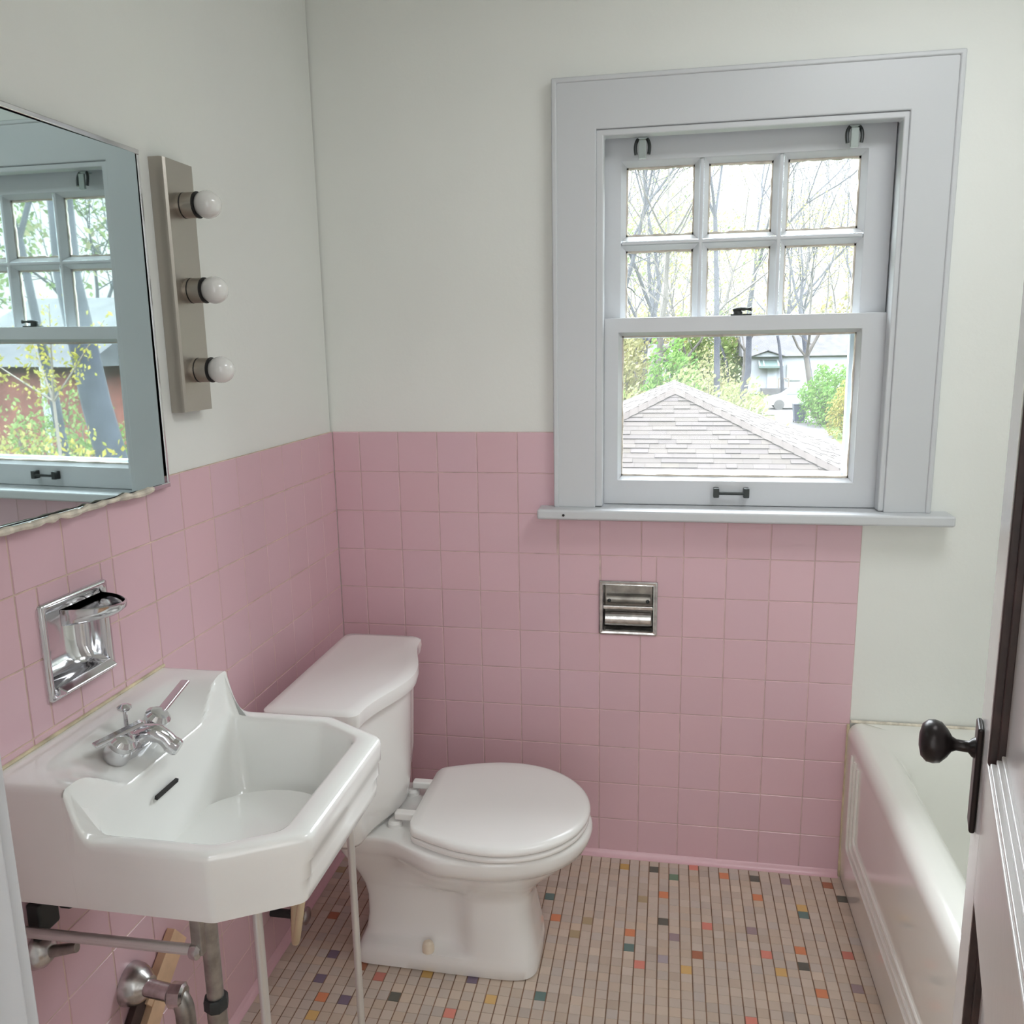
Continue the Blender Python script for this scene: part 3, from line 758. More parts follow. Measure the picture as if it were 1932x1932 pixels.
bm = new()   # soap tray lip standing out at the top
def lip(k, z, d):
    return [(.004 + d * sin(pi * q / 20) ** .6 * k, -1.098 + .098 * q / 20, z) for q in range(21)] + [(.003, -1.0 - .098 * q / 20, z) for q in range(21)]
loft(bm, [lip(.6, 1.012, .060), lip(.85, 1.017, .068), lip(1.0, 1.028, .072), lip(1.02, 1.036, .072), lip(.96, 1.037, .072), lip(.9, 1.031, .070)])
obj('tray_lip', bm, M['chrome'], sd, smooth=50)
bm = new(); loft(bm, [[(.006, u, w) for u, w in ((-1.125, .912), (-1.0, .912), (-1.0, .926), (-1.125, .926))], [(.020, u, w) for u, w in ((-1.122, .914), (-1.003, .914), (-1.003, .918), (-1.122, .918))]])
obj('lower_lip', bm, M['chrome'], sd, bevel=.002)

# ------------------------------------------------------------------ paper holder
ph = thing('toilet_paper_holder', 'recessed worn chrome toilet paper holder in the pink back wall', 'paper holder', (.798, 0, .72))
def pring(y, o, r): return [(u, y, w) for u, w in rr2(.721 + o, .875 - o, .652 + o, .800 - o, r)]
bm = new(); loft(bm, [pring(-.0002, 0, .003), pring(-.004, .001, .003), pring(-.006, .004, .003), pring(-.005, .009, .003), pring(-.006, .011, .003), pring(0, .0125, .002), pring(.05, .0145, .002)], cap0=False, cap1=True)
obj('frame', bm, M['chrome_old'], ph, smooth=30)
bm = new(); box(bm, .736, .860, .030, .048, .669, .785); obj('niche', bm, M['galv'], ph)
bm = new(); box(bm, .732, .864, -.006, .006, .722, .733); obj('cross_bar', bm, M['chrome_old'], ph, bevel=.003)
bm = new(); tube(bm, [(.738, .018, .692), (.858, .018, .692)], .021, 28); obj('roller', bm, M['chrome_old'], ph)
bm = new(); tube(bm, [(.740, .022, .744), (.856, .022, .744)], .012, 20); obj('hood_rod', bm, M['galv'], ph)
for x in (.748, .849):
    bm = new(); ball(bm, (x, .010, .742), .005, 12); obj('stud', bm, M['iron'], ph)

# ------------------------------------------------------------------ bathtub
tu = thing('bathtub', 'white enamelled bathtub with a ridged apron along the right wall', 'bathtub', (1.74, -.76, 0))
TX0, TX1, TY0, TY1, TZ = 1.366, 2.128, -1.53, -.002, .442
def tub_rect(x0, x1, y0, y1, r, z, n=10):
    return [(u, w, z) for u, w in rr2(x0, x1, y0, y1, r, n)]
bm = new()
rings = []
rings.append(tub_rect(TX0 + .003, TX1, TY0, TY1, .004, .0))
for z, o in ((.10, .0), (.38, .0), (.405, -.0)): rings.append(tub_rect(TX0 + o, TX1, TY0, TY1, .004, z))
for a in (0, 22, 45, 67, 90):
    A = radians(a); rr_ = .030
    rings.append(tub_rect(TX0 + rr_ - rr_ * cos(A), TX1 - (rr_ - rr_ * cos(A)) * .1, TY0 + .001, TY1 - .0005, .005, TZ - rr_ + rr_ * sin(A)))
rings.append(tub_rect(TX0 + .055, TX1 - .025, TY0 + .04, TY1 - .045, .05, TZ + .001))
rings.append(tub_rect(TX0 + .070, TX1 - .035, TY0 + .06, TY1 - .065, .09, TZ - .002))
for k, (o, z) in enumerate(((.083, .430), (.096, .405), (.112, .34), (.130, .24), (.150, .15), (.185, .105), (.25, .09))):
    rings.append(tub_rect(TX0 + o, TX1 - o * .62, TY0 + o * .95, TY1 - o * 1.15, .11 + .02 * k, z))
loft(bm, rings, cap0=False, cap1=True)
obj('tub_body', bm, M['enamel'], tu, smooth=45)
for k, (o, zz) in enumerate(((.075, .125), (.110, .153), (.145, .183))):   # raised L-shaped ridges
    bm = new(); xx = TX0 - .0005
    tube(bm, [(xx, TY1 - o, .385), (xx, TY1 - o, zz + .02)] + bez([(xx, TY1 - o, zz + .02), (xx, TY1 - o, zz), (xx, TY1 - o - .02, zz)], 6) + [(xx, TY0 + o, zz)], .0045, 10)
    obj('apron_ridge', bm, M['enamel'], tu)
bm = new(); tube(bm, [(1.3665, -.003, .0), (1.3665, -.003, .435)], .004, 8); ck = obj('corner_caulk', bm, M['caulk'], tu); ck['label'] = 'yellowed caulk up the wall joint'
bm = new(); tube(bm, [(1.372, -.002, .444), (2.12, -.002, .444)], .004, 8); obj('back_caulk', bm, M['wcaulk'], tu)

# ------------------------------------------------------------------ door and doorway
tr = thing('trim_1', 'white door jamb at the left edge of the photo', 'door jamb', (DX0, YF, 0), kind='structure')
bm = new(); box(bm, DX0 - .02, DX0, YF - .12, YF, 0, DH); box(bm, DX1, DX1 + .02, YF - .12, YF, 0, DH); box(bm, DX0 - .02, DX1 + .02, YF - .12, YF, DH, DH + .02); obj('jamb_board', bm, M['trim'], tr, bevel=.003)
bm = new(); box(bm, DX0 - .01, DX0 + .012, YF - .085, YF - .045, 0, DH); obj('door_stop', bm, M['trim'], tr, bevel=.003)
bm = new()
for a, b_ in ((DX0 - .105, DX0 - .006), (DX1 + .006, DX1 + .105)): box(bm, a, b_, YF - .001, YF + .016, 0, DH + .1)
box(bm, DX0 - .006, DX1 + .006, YF - .001, YF + .016, DH + .006, DH + .1); obj('casing', bm, M['trim'], tr, bevel=.003)

dd = thing('door_1', 'white panel door standing open with dark knob', 'door', (1.13, YF, 0), kind='structure')
DA = radians(15); ux_ = Vector((sin(DA), cos(DA), 0)); nn_ = Vector((-cos(DA), sin(DA), 0))   # along the leaf, out of its visible face
HP = Vector((1.130, YF, 0))
def dbox(bm, s0, s1, z0, z1, d0, d1):
    return obox(bm, HP + ux_ * (s0 + s1) / 2 + Vector((0, 0, (z0 + z1) / 2)) + nn_ * (d0 + d1) / 2, ux_, Vector((0, 0, 1)), nn_, (s1 - s0) / 2, (z1 - z0) / 2, (d1 - d0) / 2)
TH = .036; DW = .692; S0, S1 = .11, .578
bm = new(); dbox(bm, 0.004, S0, .012, 2.03, -TH, 0); dbox(bm, S1, DW, .012, 2.03, -TH, 0); obj('stile', bm, M['door'], dd, bevel=.002)
bm = new()
for a, b_ in ((.012, .20), (.727, .911), (1.90, 2.03)): dbox(bm, S0, S1, a, b_, -TH, 0)
obj('rail', bm, M['door'], dd, bevel=.002)
for (z0, z1) in ((.20, .727), (.911, 1.90)):
    bm = new(); dbox(bm, S0 - .005, S1 + .005, z0 - .005, z1 + .005, -.026, -.017); pn = obj('panel', bm, M['door'], dd, smooth=0)
    bm = new()   # far moulding, its shade painted as a dark brown colour
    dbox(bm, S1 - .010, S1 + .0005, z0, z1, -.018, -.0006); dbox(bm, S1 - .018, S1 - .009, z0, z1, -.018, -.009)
    mo = obj('far_moulding', bm, M['wood_shade'], pn, bevel=.002); mo['label'] = 'inner moulding with its shade in a dark brown colour'
    bm = new()
    dbox(bm, S0, S1 - .018, z0, z0 + .008, -.018, -.002); dbox(bm, S0, S1 - .018, z0 + .008, z0 + .014, -.018, -.008); dbox(bm, S0, S1 - .018, z0 + .014, z0 + .020, -.018, -.013)
    dbox(bm, S0, S1 - .018, z1 - .010, z1, -.018, -.002); dbox(bm, S0, S0 + .010, z0, z1, -.018, -.002)
    obj('moulding', bm, M['door'], pn, bevel=.0015)
KS, KZ = .655, .893
bm = new(); dbox(bm, KS - .020, KS + .020, .782, .928, 0.0002, .0075); es = obj('escutcheon', bm, M['bronze'], dd, bevel=.003); es['label'] = 'dark bronze knob plate'
bm = new(); ko = HP + ux_ * KS + Vector((0, 0, KZ)) + nn_ * .007
lathe(bm, ko, nn_, [(.014, 0), (.012, .004), (.0075, .008), (.0075, .022), (.010, .027), (.018, .032), (.0265, .040), (.0285, .048), (.0275, .056), (.021, .063), (.008, .066)], 28)
kn = obj('knob', bm, M['bronze'], dd, smooth=60); kn['label'] = 'dark bronze door knob'
bm = new()
for z in (.25, 1.75): tube(bm, [HP + Vector((0, 0, z)) + nn_ * .004, HP + Vector((0, 0, z + .09)) + nn_ * .004], .006, 10)
obj('hinge', bm, M['bronze'], dd)

# ------------------------------------------------------------------ hall behind the camera
HX0, HX1, HY = -.55, 2.25, -3.3
bm = new(); box(bm, HX0, HX1, HY, YF - .12, -.1, 0); struct('floor_hall', bm, M['hallfloor'], 'brown wooden hall floor outside the doorway', 'floor', smooth=0)
bm = new(); box(bm, HX0, HX1, HY - .1, HY, 0, CEIL); struct('wall_hall_back', bm, M['hallwall'], 'plain hall wall facing the doorway', 'wall', smooth=0)
bm = new(); box(bm, HX0 - .1, HX0, HY, YF - .12, 0, CEIL); struct('wall_hall_left', bm, M['hallwall'], 'plain hall wall at the left end', 'wall', smooth=0)
bm = new(); box(bm, HX1, HX1 + .1, HY, YF - .12, 0, CEIL); struct('wall_hall_right', bm, M['hallwall'], 'plain hall wall at the right end', 'wall', smooth=0)
bm = new(); box(bm, HX0, HX1, HY, YF - .12, CEIL, CEIL + .1); struct('ceiling_hall', bm, M['hallwall'], 'plain hall ceiling', 'ceiling', smooth=0)

#@OUTDOORS
# ------------------------------------------------------------------ outdoors (the bathroom is on the upper floor; ground at -3.1)
G = -3.1
bm = new(); v = [bm.verts.new(p) for p in ((-90, 3.0, G - .03), (140, 3.0, G - .03), (140, 190, G - .03), (-90, 190, G - .03))]; bm.faces.new(v)
struct('ground', bm, M['lawn'], 'green lawn outside', 'ground', smooth=0)
bm = new(); pl = [(6.2, 26), (5.9, 33), (6.7, 46), (7.2, 51.5), (9.6, 51.5), (8.9, 46), (8.0, 33), (8.4, 26)]
top = [bm.verts.new((x, y, G)) for x, y in pl]; bm.faces.new(top)
struct('driveway', bm, M['concrete'], 'grey driveway running between the hedges', 'driveway', smooth=0)
bm = new(); v = [bm.verts.new(p) for p in ((-70, 51.5, G + .01), (110, 51.5, G + .01), (110, 60, G + .01), (-70, 60, G + .01))]; bm.faces.new(v)
struct('street', bm, M['concrete'], 'pale street in front of the far house', 'road', smooth=0)

# garage with hip roof
ga = thing('garage', 'garage with a beige shingled hip roof below the window', 'garage', (1.0, 12.5, G))
AP = Vector((.985, 10.8, .70)); PIT = .455; HWD = 3.7
ex0, ex1, ey0, ey1 = AP.x - HWD, AP.x + HWD, AP.y - HWD, AP.y + 3.2 + HWD; ez = AP.z - PIT * HWD; AB = AP + Vector((0, 3.2, 0))
bm = new(); box(bm, ex0 + .3, ex1 - .3, ey0 + .3, ey1 - .3, G, ez + .1); obj('wall', bm, M['siding'], ga)
bm = new(); c = [bm.verts.new(p) for p in ((ex0, ey0, ez), (ex1, ey0, ez), (ex1, ey1, ez), (ex0, ey1, ez))]; a = bm.verts.new(AP); b = bm.verts.new(AB)
for f in ((c[0], c[1], a), (c[1], c[2], b, a), (c[2], c[3], b), (c[3], c[0], a, b)): bm.faces.new(f)
bm.faces.new(c[::-1]); rf = obj('roof', bm, M['roofgrey'], ga, smooth=0)
# shingle courses on the three faces in view, laid as overlapping tabs
rn = random.Random(11); V, F, Cc = [], [], []
def tabs(P, along, up, half0, NC=34, left=None):
    # P = foot mid point on the eave; along/up unit vectors; half0 = half width at the eave (shrinks to zero at the top)
    nrm = along.cross(up).normalized()
    if nrm.z < 0: nrm = -nrm
    Ls = half0[2]; exp = Ls / NC
    for k in range(NC):
        s0, s1 = exp * k, exp * (k + 1) + .03
        q = min(1, (s0 + exp * .9) / Ls); a0 = half0[0] * (1 - q); a1 = half0[1] * (1 - q) if half0[3] is None else half0[1] * (1 - q) + half0[3]
        x = -a0 - rn.random() * .2
        while x < a1:
            wd = rn.uniform(.13, .38); xa, xb = max(x, -a0), min(x + wd - .002, a1); x += wd
            if xb - xa < .02: continue
            th = .011 if rn.random() < .5 else .019
            v = rn.gauss(1, .055); col = (.031 * v, .0268 * v, .0252 * v + rn.gauss(0, .0007))
            bse = len(V)
            for (aa, ss, hh) in ((xa, s0, .003), (xb, s0, .003), (xb, s0, th), (xa, s0, th), (xb, s1, .005), (xa, s1, .005)):
                V.append(P + along * aa + up * ss + nrm * hh)
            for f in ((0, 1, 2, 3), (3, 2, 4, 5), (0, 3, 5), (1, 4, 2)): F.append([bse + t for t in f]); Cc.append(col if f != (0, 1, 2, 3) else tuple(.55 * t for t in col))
up = Vector((0, 1, PIT)).normalized(); Lf = Vector((0, HWD, PIT * HWD)).length
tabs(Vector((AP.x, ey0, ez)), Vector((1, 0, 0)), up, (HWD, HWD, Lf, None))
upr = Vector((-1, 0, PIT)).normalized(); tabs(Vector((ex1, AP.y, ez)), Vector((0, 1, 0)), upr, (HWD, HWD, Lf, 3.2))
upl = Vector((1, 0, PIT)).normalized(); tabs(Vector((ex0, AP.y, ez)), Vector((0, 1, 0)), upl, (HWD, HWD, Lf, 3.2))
me = bpy.data.meshes.new('s'); me.from_pydata([tuple(p) for p in V], [], F); bm = new(); bm.from_mesh(me)
sh = obj('shingle_courses', bm, M['shingle'], rf, smooth=0); face_attr(sh, Cc)
# cap shingles along the hips
V, F, Cc = [], [], []
for end, sd in ((Vector((ex1, ey0, ez)), 1), (Vector((ex0, ey0, ez)), -1)):
    d = (end - AP); L = d.length; d.normalize(); nseg = 30
    out1 = Vector((sd, 0, -PIT)).normalized(); out2 = Vector((0, -1, -PIT)).normalized()
    for k in range(nseg):
        p0 = AP + d * (L * k / nseg); p1 = AP + d * (L * (k + 1) / nseg + .03); v = rn.gauss(1, .05); col = (.033 * v, .0283 * v, .0265 * v); b0 = len(V)
        for p, h in ((p0, .022), (p1, .034)):
            for o_ in (out1 * .17, None, out2 * .17): V.append(p + (o_ if o_ is not None else Vector((0, 0, .012))) + Vector((0, 0, h)))
        F += [[b0, b0 + 1, b0 + 4, b0 + 3], [b0 + 1, b0 + 2, b0 + 5, b0 + 4]]; Cc += [col, col]
        b0 = len(V)
        for o_, h in ((out1 * .17, .034), (None, .046), (out2 * .17, .034)):
            for hh in (h, h - .03): V.append(p1 + (o_ if o_ is not None else Vector((0, 0, 0))) + Vector((0, 0, hh)))
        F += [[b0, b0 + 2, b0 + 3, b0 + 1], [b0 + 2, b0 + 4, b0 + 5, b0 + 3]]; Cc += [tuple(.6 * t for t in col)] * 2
me = bpy.data.meshes.new('s'); me.from_pydata([tuple(p) for p in V], [], F); bm = new(); bm.from_mesh(me)
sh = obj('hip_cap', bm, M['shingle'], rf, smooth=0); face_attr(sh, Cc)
bm = new()
for a, b_ in (((ex0, ey0), (ex1, ey0)), ((ex1, ey0), (ex1, ey1)), ((ex0, ey0), (ex0, ey1))): tube(bm, [(*a, ez - .03), (*b_, ez - .03)], .06, 8)
obj('gutter', bm, M['carwhite'], ga)

# bushes: leaf clusters around stems
def leaves_mesh(pts, size, rn, flat=0.0):
    V, F = [], []
    for p in pts:
        a = Vector((rn.gauss(0, 1), rn.gauss(0, 1), rn.gauss(0, 1))).normalized(); b = a.orthogonal().normalized(); c = a.cross(b)
        s = size * rn.uniform(.6, 1.35); k = len(V)
        V += [tuple(p - b * s), tuple(p - c * s * .45 + a * s * .12), tuple(p + b * s), tuple(p + c * s * .45 + a * s * .12)]
        F.append((k, k + 1, k + 2, k + 3))
    me = bpy.data.meshes.new('l'); me.from_pydata(V, [], F); bm = new(); bm.from_mesh(me); return bm
def bush(label, c, rx, ry, h, n, size, lm, seed, group=None, twigs=26, name='bush', cat='bush'):
    rn = random.Random(seed); t = thing(name, label, cat, (c[0], c[1], G), group)
    bm = new(); tips = []
    for k in range(twigs):
        a = rn.uniform(0, 2 * pi); r = sqrt(rn.random()); p0 = Vector((c[0] + rx * .35 * r * cos(a), c[1] + ry * .35 * r * sin(a), G - .05))
        hh = h * rn.uniform(.72, 1.02) * (1 - .45 * r * r); p2 = Vector((c[0] + rx * r * cos(a), c[1] + ry * r * sin(a), G + hh))
        pm = p0.lerp(p2, .5) + Vector((rn.gauss(0, .15), rn.gauss(0, .15), .2)); q = bez([p0, pm, p2], 6)
        tube(bm, q, [.028 * (1 - i / 8) for i in range(7)], 5, caps=False); tips.append(q)
    obj('stems', bm, M['bark2'], t)
    pts = []
    while len(pts) < n:
        u = Vector((rn.uniform(-1, 1), rn.uniform(-1, 1), rn.uniform(0, 1)))
        rr_ = sqrt(u.x * u.x + u.y * u.y); lim = 1 - .55 * rr_ ** 2.2 + .10 * sin(u.x * 9 + seed) + .08 * cos(u.y * 11 + seed)
        if rr_ > 1 or u.z > lim: continue
        if rn.random() > .25 + .75 * (u.z / max(lim, .1)): continue
        if rn.random() < .30:
            q = rn.choice(tips); p = q[rn.randint(2, 6)] + Vector((rn.gauss(0, .12), rn.gauss(0, .12), rn.gauss(0, .12))) * rx * .5
        else: p = Vector((c[0] + rx * u.x, c[1] + ry * u.y, G + h * u.z))
        pts.append(p)
    obj('foliage', leaves_mesh(pts, size, rn), lm, t, smooth=0)
bush('tall green bush behind the left slope of the garage roof', (-.9, 19.5), 2.3, 2.0, 3.55, 4600, .085, L1, 1)
bush('olive green bush behind the peak of the garage roof', (1.6, 22.5), 2.5, 2.0, 3.75, 4600, .085, L6, 2)
bush('twiggy green bush between the garage roof and the driveway', (2.75, 24.0), 1.3, 1.6, 3.3, 3600, .07, L6, 3, twigs=40)
bush('small twiggy bush beside the right slope of the garage roof', (3.75, 20.0), .55, .6, 2.5, 260, .075, L4, 14, twigs=34)
bush('bright green bush right of the driveway', (9.25, 45.5), 1.55, 2.4, 3.15, 4200, .10, L3, 4)
bush('yellow green bush at the right edge of the window view', (9.3, 39.5), 1.2, 1.6, 2.6, 3000, .085, L2, 5)
bush('pale yellow shrub far behind the left bush', (-2.0, 44), 3.2, 2, 5.6, 2600, .16, L4, 6)
bush('light green conifer like bush beyond the garage', (1.0, 33), 1.3, 1.3, 4.7, 3200, .10, L3, 7)
bush('white flowering shrub beyond the garage', (2.6, 36), 1.6, 1.4, 4.3, 1500, .10, L4, 8)

for k, (X, Y, rx, h, lm, lab) in enumerate(((-3.11, 72, 5, 7.6, L4, 'far pale foliage mass at the left edge of the window view'), (0.38, 96, 5, 9.0, L2, 'far yellow foliage mass beyond the garage peak'), (4.07, 78, 4.5, 7.2, L1, 'far green foliage mass beyond the driveway bush'), (8.40, 98, 5, 9.0, L4, 'far pale foliage mass left of the white house'), (19.27, 92, 5, 9.2, L2, 'far yellow foliage mass right of the white house'), (14.52, 105, 6, 9.5, L4, 'far pale foliage mass behind the white house'))):
    bush(lab, (X, Y), rx, 2.5, h, 2600, .26, lm, 60 + k, 'far foliage beyond the garden', twigs=18)
# bare trees
def tree(label, base, hgt, r0_, seed, spread=.5, levels=5, m='bark', lean=(0, 0), buds=0, budm=None, bsize=.12, fork=.42, group='bare spring trees', wob=.10):
    rn = random.Random(seed); t = thing('bare_tree', label, 'tree', (base[0], base[1], G), group)
    bmT, bmB = new(), new(); ends = []
    def grow(p, d, L, r, lv):
        n = 4 if lv < 3 else 3; pts = [p]; rad = [r]; q = p.copy(); dd_ = d.copy()
        for i in range(n):
            dd_ = (dd_ + Vector((rn.gauss(0, wob if lv == 0 else .10), rn.gauss(0, wob if lv == 0 else .10), rn.gauss(.04, .06)))).normalized(); q = q + dd_ * L / n; pts.append(q); rad.append(r * (1 - .42 * (i + 1) / n))
        tube(bmT if lv == 0 else bmB, pts, rad, 9 if lv == 0 else (6 if lv == 1 else (4 if lv == 2 else 3)), caps=False)
        if lv >= levels: ends.append(q); return
        if lv >= levels - 2: ends.append(q)
        nb = 3 if lv == 0 else rn.choice((2, 3, 3) if lv < 3 else (2, 3, 3))
        az = rn.uniform(0, 2 * pi)
        for k in range(nb):
            az += 2 * pi / nb + rn.gauss(0, .35); _, u, w2 = frame_of(dd_); an = spread * rn.uniform(.55, 1.2)
            nd = (dd_ * cos(an) + (u * cos(az) + w2 * sin(az)) * sin(an) + Vector((0, 0, .12))).normalized()
            grow(q, nd, L * rn.uniform(.62, .82) if lv else hgt * .30 * rn.uniform(.8, 1.1), rad[-1] * rn.uniform(.62, .85), lv + 1)
        if lv in (1, 2):    # side shoots
            for k in range(2):
                i = rn.randint(1, n - 1); _, u, w2 = frame_of(dd_); a = rn.uniform(0, 2 * pi); nd = (dd_ * .55 + (u * cos(a) + w2 * sin(a)) * .8).normalized()
                grow(pts[i], nd, L * .6, rad[i] * .45, lv + 2)
    grow(Vector((base[0], base[1], G - .1)), Vector((lean[0], lean[1], 1)).normalized(), hgt * fork, r0_, 0)
    obj('trunk', bmT, M[m], t, smooth=60); obj('branches', bmB, M[m], t, smooth=0)
    if buds:
        pts = []
        for _ in range(buds):
            e = rn.choice(ends); pts.append(e + Vector((rn.gauss(0, .45), rn.gauss(0, .45), rn.gauss(-.1, .45))))
        obj('foliage', leaves_mesh(pts, bsize, rn), budm, t, smooth=0)
tree('large grey tree with a thick forked trunk left of the garage peak', (-0.15, 34), 15, .34, 31, .62, 7, 'bark2', fork=.28)
tree('slender grey tree dividing high up in the middle column of panes', (2.83, 33), 15.5, .14, 12, .40, 6, fork=.60, wob=.015)
tree('bare tree with fine branches in the right column of panes', (10.26, 58), 16.8, .24, 13, .36, 7, fork=.40)
tree('tall leaning tree across the middle panes', (6.24, 64), 21, .26, 14, .42, 6, lean=(.06, 0), fork=.45)
tree('bare tree behind the left panes', (0.33, 48), 18, .26, 15, .5, 7, fork=.34)
tree('bare tree at the left edge of the window view', (-1.51, 40), 17, .30, 16, .55, 6, fork=.34, buds=300, budm=L4, bsize=.07)
tree('grey tree in front of the far white house', (9.31, 50), 11, .22, 17, .5, 5, 'bark2', fork=.33, buds=700, budm=L2, bsize=.07)
tree('bare tree at the right edge of the window view', (13.41, 62), 17.0, .26, 18, .38, 7, fork=.40)
tree('budding yellow green tree behind the garage peak', (2.07, 52), 11, .22, 19, .5, 5, 'bark2', fork=.33, buds=900, budm=L2, bsize=.12)
tree('budding green tree low behind the left panes', (-1.51, 60), 12.5, .22, 20, .55, 5, 'bark2', fork=.3, buds=1500, budm=L1, bsize=.13)
tree('budding tree low behind the middle panes', (6.40, 66), 12.5, .22, 22, .55, 5, 'bark2', fork=.3, buds=1500, budm=L4, bsize=.13)
tree('far bare tree above the house roof', (11.85, 84), 18, .26, 23, .42, 7, fork=.40, buds=500, budm=L4, bsize=.09)
tree('far grey tree left of the house', (9.44, 80), 19, .3, 24, .45, 6, fork=.38)
tree('far budding tree right of the house', (17.98, 88), 15, .3, 25, .55, 5, 'bark2', fork=.32, buds=1600, budm=L2, bsize=.16)
tree('far budding tree behind the green conifer like bush', (1.22, 85), 14, .3, 26, .55, 5, 'bark2', fork=.32, buds=1600, budm=L4, bsize=.16)
tree('fine twigged tree between the middle and right columns of panes', (9.95, 70), 16.0, .16, 27, .34, 7, fork=.36, buds=1500, budm=L4, bsize=.07)
tree('fine twigged tree in the left column of panes', (-.45, 46), 14.5, .15, 28, .5, 7, fork=.30, buds=2200, budm=L4, bsize=.05)
tree('fine twigged tree low in the middle column of panes', (6.1, 76), 16, .16, 29, .45, 7, fork=.34, buds=2600, budm=L4, bsize=.075)
tree('fine twigged tree low in the left column of panes', (.2, 70), 15.5, .16, 33, .5, 7, fork=.32, buds=2600, budm=L1, bsize=.07)
# trees seen only in the mirror
tree('massive grey tree seen at the right of the mirror', (8.15, 9.0), 15, .27, 41, .6, 5, fork=.50, group='trees reflected in the mirror')
tree('grey tree seen in the mirror behind the sapling', (13.0, 13.4), 15, .13, 42, .62, 5, fork=.45, group='trees reflected in the mirror')
tree('grey tree seen at the left of the mirror', (21.5, 17.5), 16, .26, 43, .6, 5, fork=.4, buds=1800, budm=L1, group='trees reflected in the mirror')
tree('budding tree seen far behind in the mirror', (30, 34), 14, .3, 44, .6, 5, fork=.3, buds=3000, budm=L1, bsize=.2, group='trees reflected in the mirror')
tree('far pale tree seen high in the mirror', (25, 33), 16, .3, 45, .55, 5, fork=.3, buds=1500, budm=L4, bsize=.2, group='trees reflected in the mirror')
bush('yellow forsythia shrub reflected low in the mirror', (7.7, 7.4), 1.7, 1.6, 3.35, 3600, .055, L5, 51, 'shrubs reflected in the mirror', twigs=50)
bush('yellow green forsythia shrub reflected at the left of the mirror', (10.4, 9.6), 1.7, 1.6, 3.2, 3200, .055, L2, 52, 'shrubs reflected in the mirror', twigs=40)
bush('bright green shrub reflected in the mirror behind the forsythia', (14.6, 15.2), 2.2, 2.0, 3.4, 3000, .08, L1, 53, 'shrubs reflected in the mirror')
# sapling in the mirror
sa = thing('sapling', 'thin forked sapling with yellow leaves reflected in the mirror', 'tree', (6.42, 6.0, G))
bm = new(); tube(bm, bez([(6.42, 6.0, G), (6.40, 6.0, -1.4), (6.44, 6.0, .80)], 10), [.028 - .0012 * i for i in range(11)], 7)
rn = random.Random(8); tips = []
for d in ((-.62, .1, .75), (.30, .1, .62), (.75, -.1, .42), (-.25, -.2, .9)):
    q = bez([(6.44, 6.0, .78), Vector((6.44, 6.0, .80)) + Vector(d) * .55, Vector((6.44, 6.0, .85)) + Vector(d) * 1.1], 8); tube(bm, q, [.016 - .0015 * i for i in range(9)], 5); tips += q[2:]
obj('stem', bm, M['railwood'], sa)
pts = [rn.choice(tips) + Vector((rn.gauss(0, .07), rn.gauss(0, .07), rn.gauss(-.03, .09))) for _ in range(420)]
obj('foliage', leaves_mesh(pts, .035, rn), L5, sa, smooth=0)
# brick house in the mirror
bh = thing('brick_house', 'red brick house with a grey roof reflected in the mirror', 'house', (24, 24, G))
bm = new(); box(bm, 18.9, 22.2, 20.5, 29, G, .75); obj('wall', bm, M['brick'], bh)
bm = new(); loft(bm, [[(18.0, 20.0, .7), (18.0, 29.5, .7), (18.0, 24.7, 3.0)], [(24.0, 20.0, .7), (24.0, 29.5, .7), (24.0, 24.7, 3.0)]]); obj('roof', bm, M['roofgrey'], bh, smooth=0)
bm = new(); box(bm, 19.5, 20.0, 20.44, 20.5, -1.4, -.5); obj('window', bm, M['house_window'], bh)
bm = new(); tube(bm, [(19.4, 19.9, G), (19.4, 19.9, .7)], .07, 8); obj('porch_post', bm, M['pole'], bh)

gh = thing('grey_house', 'pale grey house beyond the bushes at the left of the window view', 'house', (0.17, 67, G))
bm = new(); box(bm, -0.70, 0.99, 66, 72, G, .2); obj('wall', bm, M['siding'], gh)
bm = new(); xa_, xb_ = -0.83, 1.15; loft(bm, [[(xa_, 65.6, .1), (xa_, 72.4, .1), (xa_, 69, 1.2)], [(xb_, 65.6, .1), (xb_, 72.4, .1), (xb_, 69, 1.2)]]); obj('roof', bm, M['roofgrey'], gh, smooth=0)
# far white house
fh = thing('white_house', 'small white house with a grey roof and awning across the street', 'house', (10.3, 75, G))
bm = new(); box(bm, 7.35, 15.5, 73, 80, G, .12); obj('wall', bm, M['siding'], fh)
bm = new(); loft(bm, [[(6.9, 72.7, .02), (6.9, 80.3, .02), (6.9, 76.5, 2.15)], [(15.9, 72.7, .02), (15.9, 80.3, .02), (15.9, 76.5, 2.15)]]); rf = obj('roof', bm, M['roofgrey'], fh, smooth=0)
bm = new(); loft(bm, [[(7.65, 72.5, .0), (8.92, 72.5, .42), (10.2, 72.5, .0)], [(7.65, 75.5, .0), (8.92, 75.5, .42), (10.2, 75.5, .0)]]); obj('gable', bm, M['siding'], fh, smooth=0)
bm = new()
for s in (-1, 1): obox(bm, (8.92 + s * .66, 73.6, .27), Vector((s * 1.34, 0, -.46)).normalized(), Vector((0, 1, 0)), Vector((s * .46, 0, 1.34)).normalized(), .74, 1.3, .03)
obj('gable_roof', bm, M['roofgrey'], fh, smooth=0)
bm = new(); loft(bm, [[(8.25, 73, -.28), (8.25, 71.9, -.78), (8.25, 71.9, -.93), (8.25, 73, -.93)], [(10.15, 73, -.28), (10.15, 71.9, -.78), (10.15, 71.9, -.93), (10.15, 73, -.93)]]); aw = obj('awning', bm, M['awning'], fh, smooth=0)
